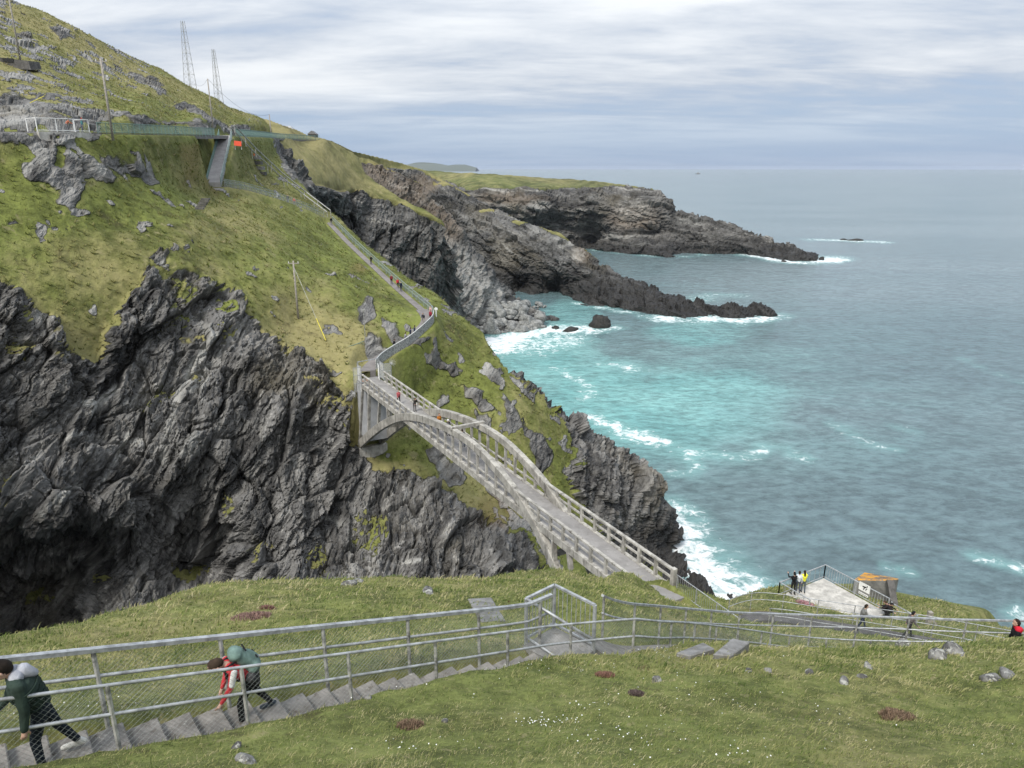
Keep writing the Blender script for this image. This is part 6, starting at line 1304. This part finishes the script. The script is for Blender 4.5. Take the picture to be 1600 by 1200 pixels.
def cove():
    rng = np.random.default_rng(12); VV = []; FF = []; b = 0
    shapes = [rock_mesh(200 + k, 2, .4, 1, .55) for k in range(8)]
    for k in range(330):
        t = rng.uniform(); x = 735 + 105 * t + rng.normal(0, 10); y = 470 + 50 * rng.uniform() ** .8 + 6 * t
        D = np.interp(y, [470, 490, 512, 530], [336, 328, 325, 314]) + .12 * (x - 770); p = W(x, y, D); z = max(p[2], -.6) if p[2] > -3 else -.5
        if p[2] > 22 or p[2] < -4: continue
        s = rng.gamma(1.5, .75) + .4; V, F = shapes[k % 8]; a = rng.uniform(0, 6.28); R = np.array([[math.cos(a), -math.sin(a), 0], [math.sin(a), math.cos(a), 0], [0, 0, 1]])
        VV.append((V * [s, s * rng.uniform(.6, 1), s * rng.uniform(.45, .9)]) @ R.T + [p[0], p[1], z + .3 * s]); FF.append(F + b); b += len(V)
    me = np_mesh('cove_boulders', np.vstack(VV), np.vstack(FF), M['boulder']); tag(link('cove_boulders', me), 'mass of grey boulders filling the cove below the scree', 'boulders', kind='stuff')
    for i, (lab, x, y, D, s) in enumerate([('big pale slab tipped on end at the edge of the cove surf', 766, 516, 318, (3, 2, 5)), ('largest squared pale boulder at the water edge of the cove', 828, 505, 332, (5, 3.2, 2.8)), ('pale boulder lying flat in the middle of the cove', 765, 488, 326, (4, 2.6, 2.2)), ('grey boulder at the upper end of the cove', 822, 478, 344, (3.6, 2.5, 2.8)), ('dark grey boulder behind the largest squared one', 812, 492, 336, (3, 2.3, 2.3)), ('grey boulder at the seaward right end of the cove', 845, 495, 348, (3.2, 2.3, 2.2))]):
        p = W(x, y, D); V, F = rock_mesh(300 + i, 3, .3, 1, .5); o = link('cove_boulder', np_mesh('cove_boulder', V * np.array(s), F, M['boulder'])); o.location = (p[0], p[1], max(p[2], 0) + s[2] * .2); o.rotation_euler = (.1 * i, .2, i); tag(o, lab, 'boulder', 'large boulders in the cove')
cove()
# cushions of thrift and heather
def cushion(label, x, y, D, s, c, seed):
    p = on_ground(x, y); rng = np.random.default_rng(seed); n = 900; V = []; F = []
    a = rng.uniform(0, 6.28, n); q = np.sqrt(rng.uniform(0, 1, n)); X = p[0] + np.cos(a) * q * s[0]; Y = p[1] + np.sin(a) * q * s[1]; z = ground_at(X, Y)[0] + s[2] * .7 * (1 - q ** 2) + rng.normal(0, .01, n)
    B = np.c_[X, Y, z]; d = rng.normal(0, 1, (n, 3)); d[:, 2] = np.abs(d[:, 2]) + .4; d /= np.linalg.norm(d, axis=1, keepdims=True); e = np.cross(d, rng.normal(0, 1, (n, 3))); e /= np.linalg.norm(e, axis=1, keepdims=True); w_ = (.010 + .012 * D / 14) 
    V = np.stack([B - e * w_ - [0, 0, .03], B + e * w_ - [0, 0, .03], B + d * w_ * 3.0], 1).reshape(-1, 3); F = np.arange(n * 3).reshape(-1, 3)
    col = (np.array(c)[None] * 1.7 + .045) * rng.uniform(.4, 1.6, (n, 1)); me = np_mesh('flower_cushion', V, F, M['blade'], {'tint': np.repeat(col, 3, 0)}); tag(link('flower_cushion', me), label, 'cushion plant', 'cushions of thrift and heather')
for i, (lab, x, y, D, s, c) in enumerate([('dusty pink cushion of thrift on the brow behind the stair railing', 392, 965, 17.2, (.5, .32, .12), (.17, .105, .085)), ('small reddish cushion on the brow right of the dusty pink one', 418, 951, 18.3, (.18, .14, .06), (.17, .09, .07)), ('broad russet cushion at the lower right of the turf', 1402, 1120, 10.8, (.26, .2, .07), (.13, .085, .05)), ('russet cushion at the lower middle of the turf', 640, 1135, 10.1, (.18, .14, .05), (.13, .085, .05)), ('dark purplish cushion below the small lichened stone', 994, 1086, 11.9, (.11, .09, .04), (.07, .048, .042)), ('pale pink thrift at the edge of the platform grass', 1258, 944, 47, (.6, .5, .2), (.28, .15, .16)), ('reddish cushion right of the pen on the turf', 945, 1056, 13.1, (.16, .12, .04), (.15, .075, .05))]):
    cushion(lab, x, y, D, s, c, 60 + i)
# a ship on the horizon
def ship():
    p = Wz(1091, 264.6, 0.0); p = p * (9000 / np.linalg.norm(p[:2])) * [1, 1, 0]
    r = empty('ship', p); tag(r, 'tiny dark ship far out on the horizon', 'ship'); x, y, _ = p; L = 30
    V = [(x - L, y - 5, 1), (x + L * .8, y - 5, 1), (x + L * .8, y + 5, 1), (x - L, y + 5, 1), (x - L * 1.1, y - 6, 8), (x + L * 1.05, y - 3, 10), (x + L * 1.05, y + 3, 10), (x - L * 1.1, y + 6, 8)]
    MB().add(V, [(3, 2, 1, 0), (4, 5, 6, 7), (0, 1, 5, 4), (1, 2, 6, 5), (2, 3, 7, 6), (3, 0, 4, 7)]).build('hull', M['darkstone'], r)
    MB().prism([(x - 12, y - 4, 8), (x + 8, y - 4, 8), (x + 8, y + 4, 8), (x - 12, y + 4, 8)], (0, 0, 12)).build('superstructure', M['galvpost'], r)
    MB().tube([(x - 2, y, 20), (x - 2, y, 36)], 1.2, 6, .5).build('ship_mast', M['darkstone'], r)
ship()
# ------------------------------------------------------------------ sea air: pale even haze round the whole place
def haze():
    m = bpy.data.materials.new('sea_haze'); m.use_nodes = True; t = NT(m.node_tree)
    v = t.n('ShaderNodeVolumePrincipled', {'Color': (.80, .88, 1.0), 'Density': 2.3e-5, 'Anisotropy': .15})
    o = t.n('ShaderNodeOutputMaterial'); t.t.links.new(v.outputs[0], o.inputs['Volume'])
    X, Y0, Y1, Z0, Z1 = 48000, -48000, 48000, -6.0, 150.0
    V = [(-X, Y0, Z0), (X, Y0, Z0), (X, Y1, Z0), (-X, Y1, Z0), (-X, Y0, Z1), (X, Y0, Z1), (X, Y1, Z1), (-X, Y1, Z1)]
    h = MB().add(V, [(3, 2, 1, 0), (4, 5, 6, 7), (0, 1, 5, 4), (1, 2, 6, 5), (2, 3, 7, 6), (3, 0, 4, 7)]).build('haze', m); tag(h, kind='stuff')
haze()
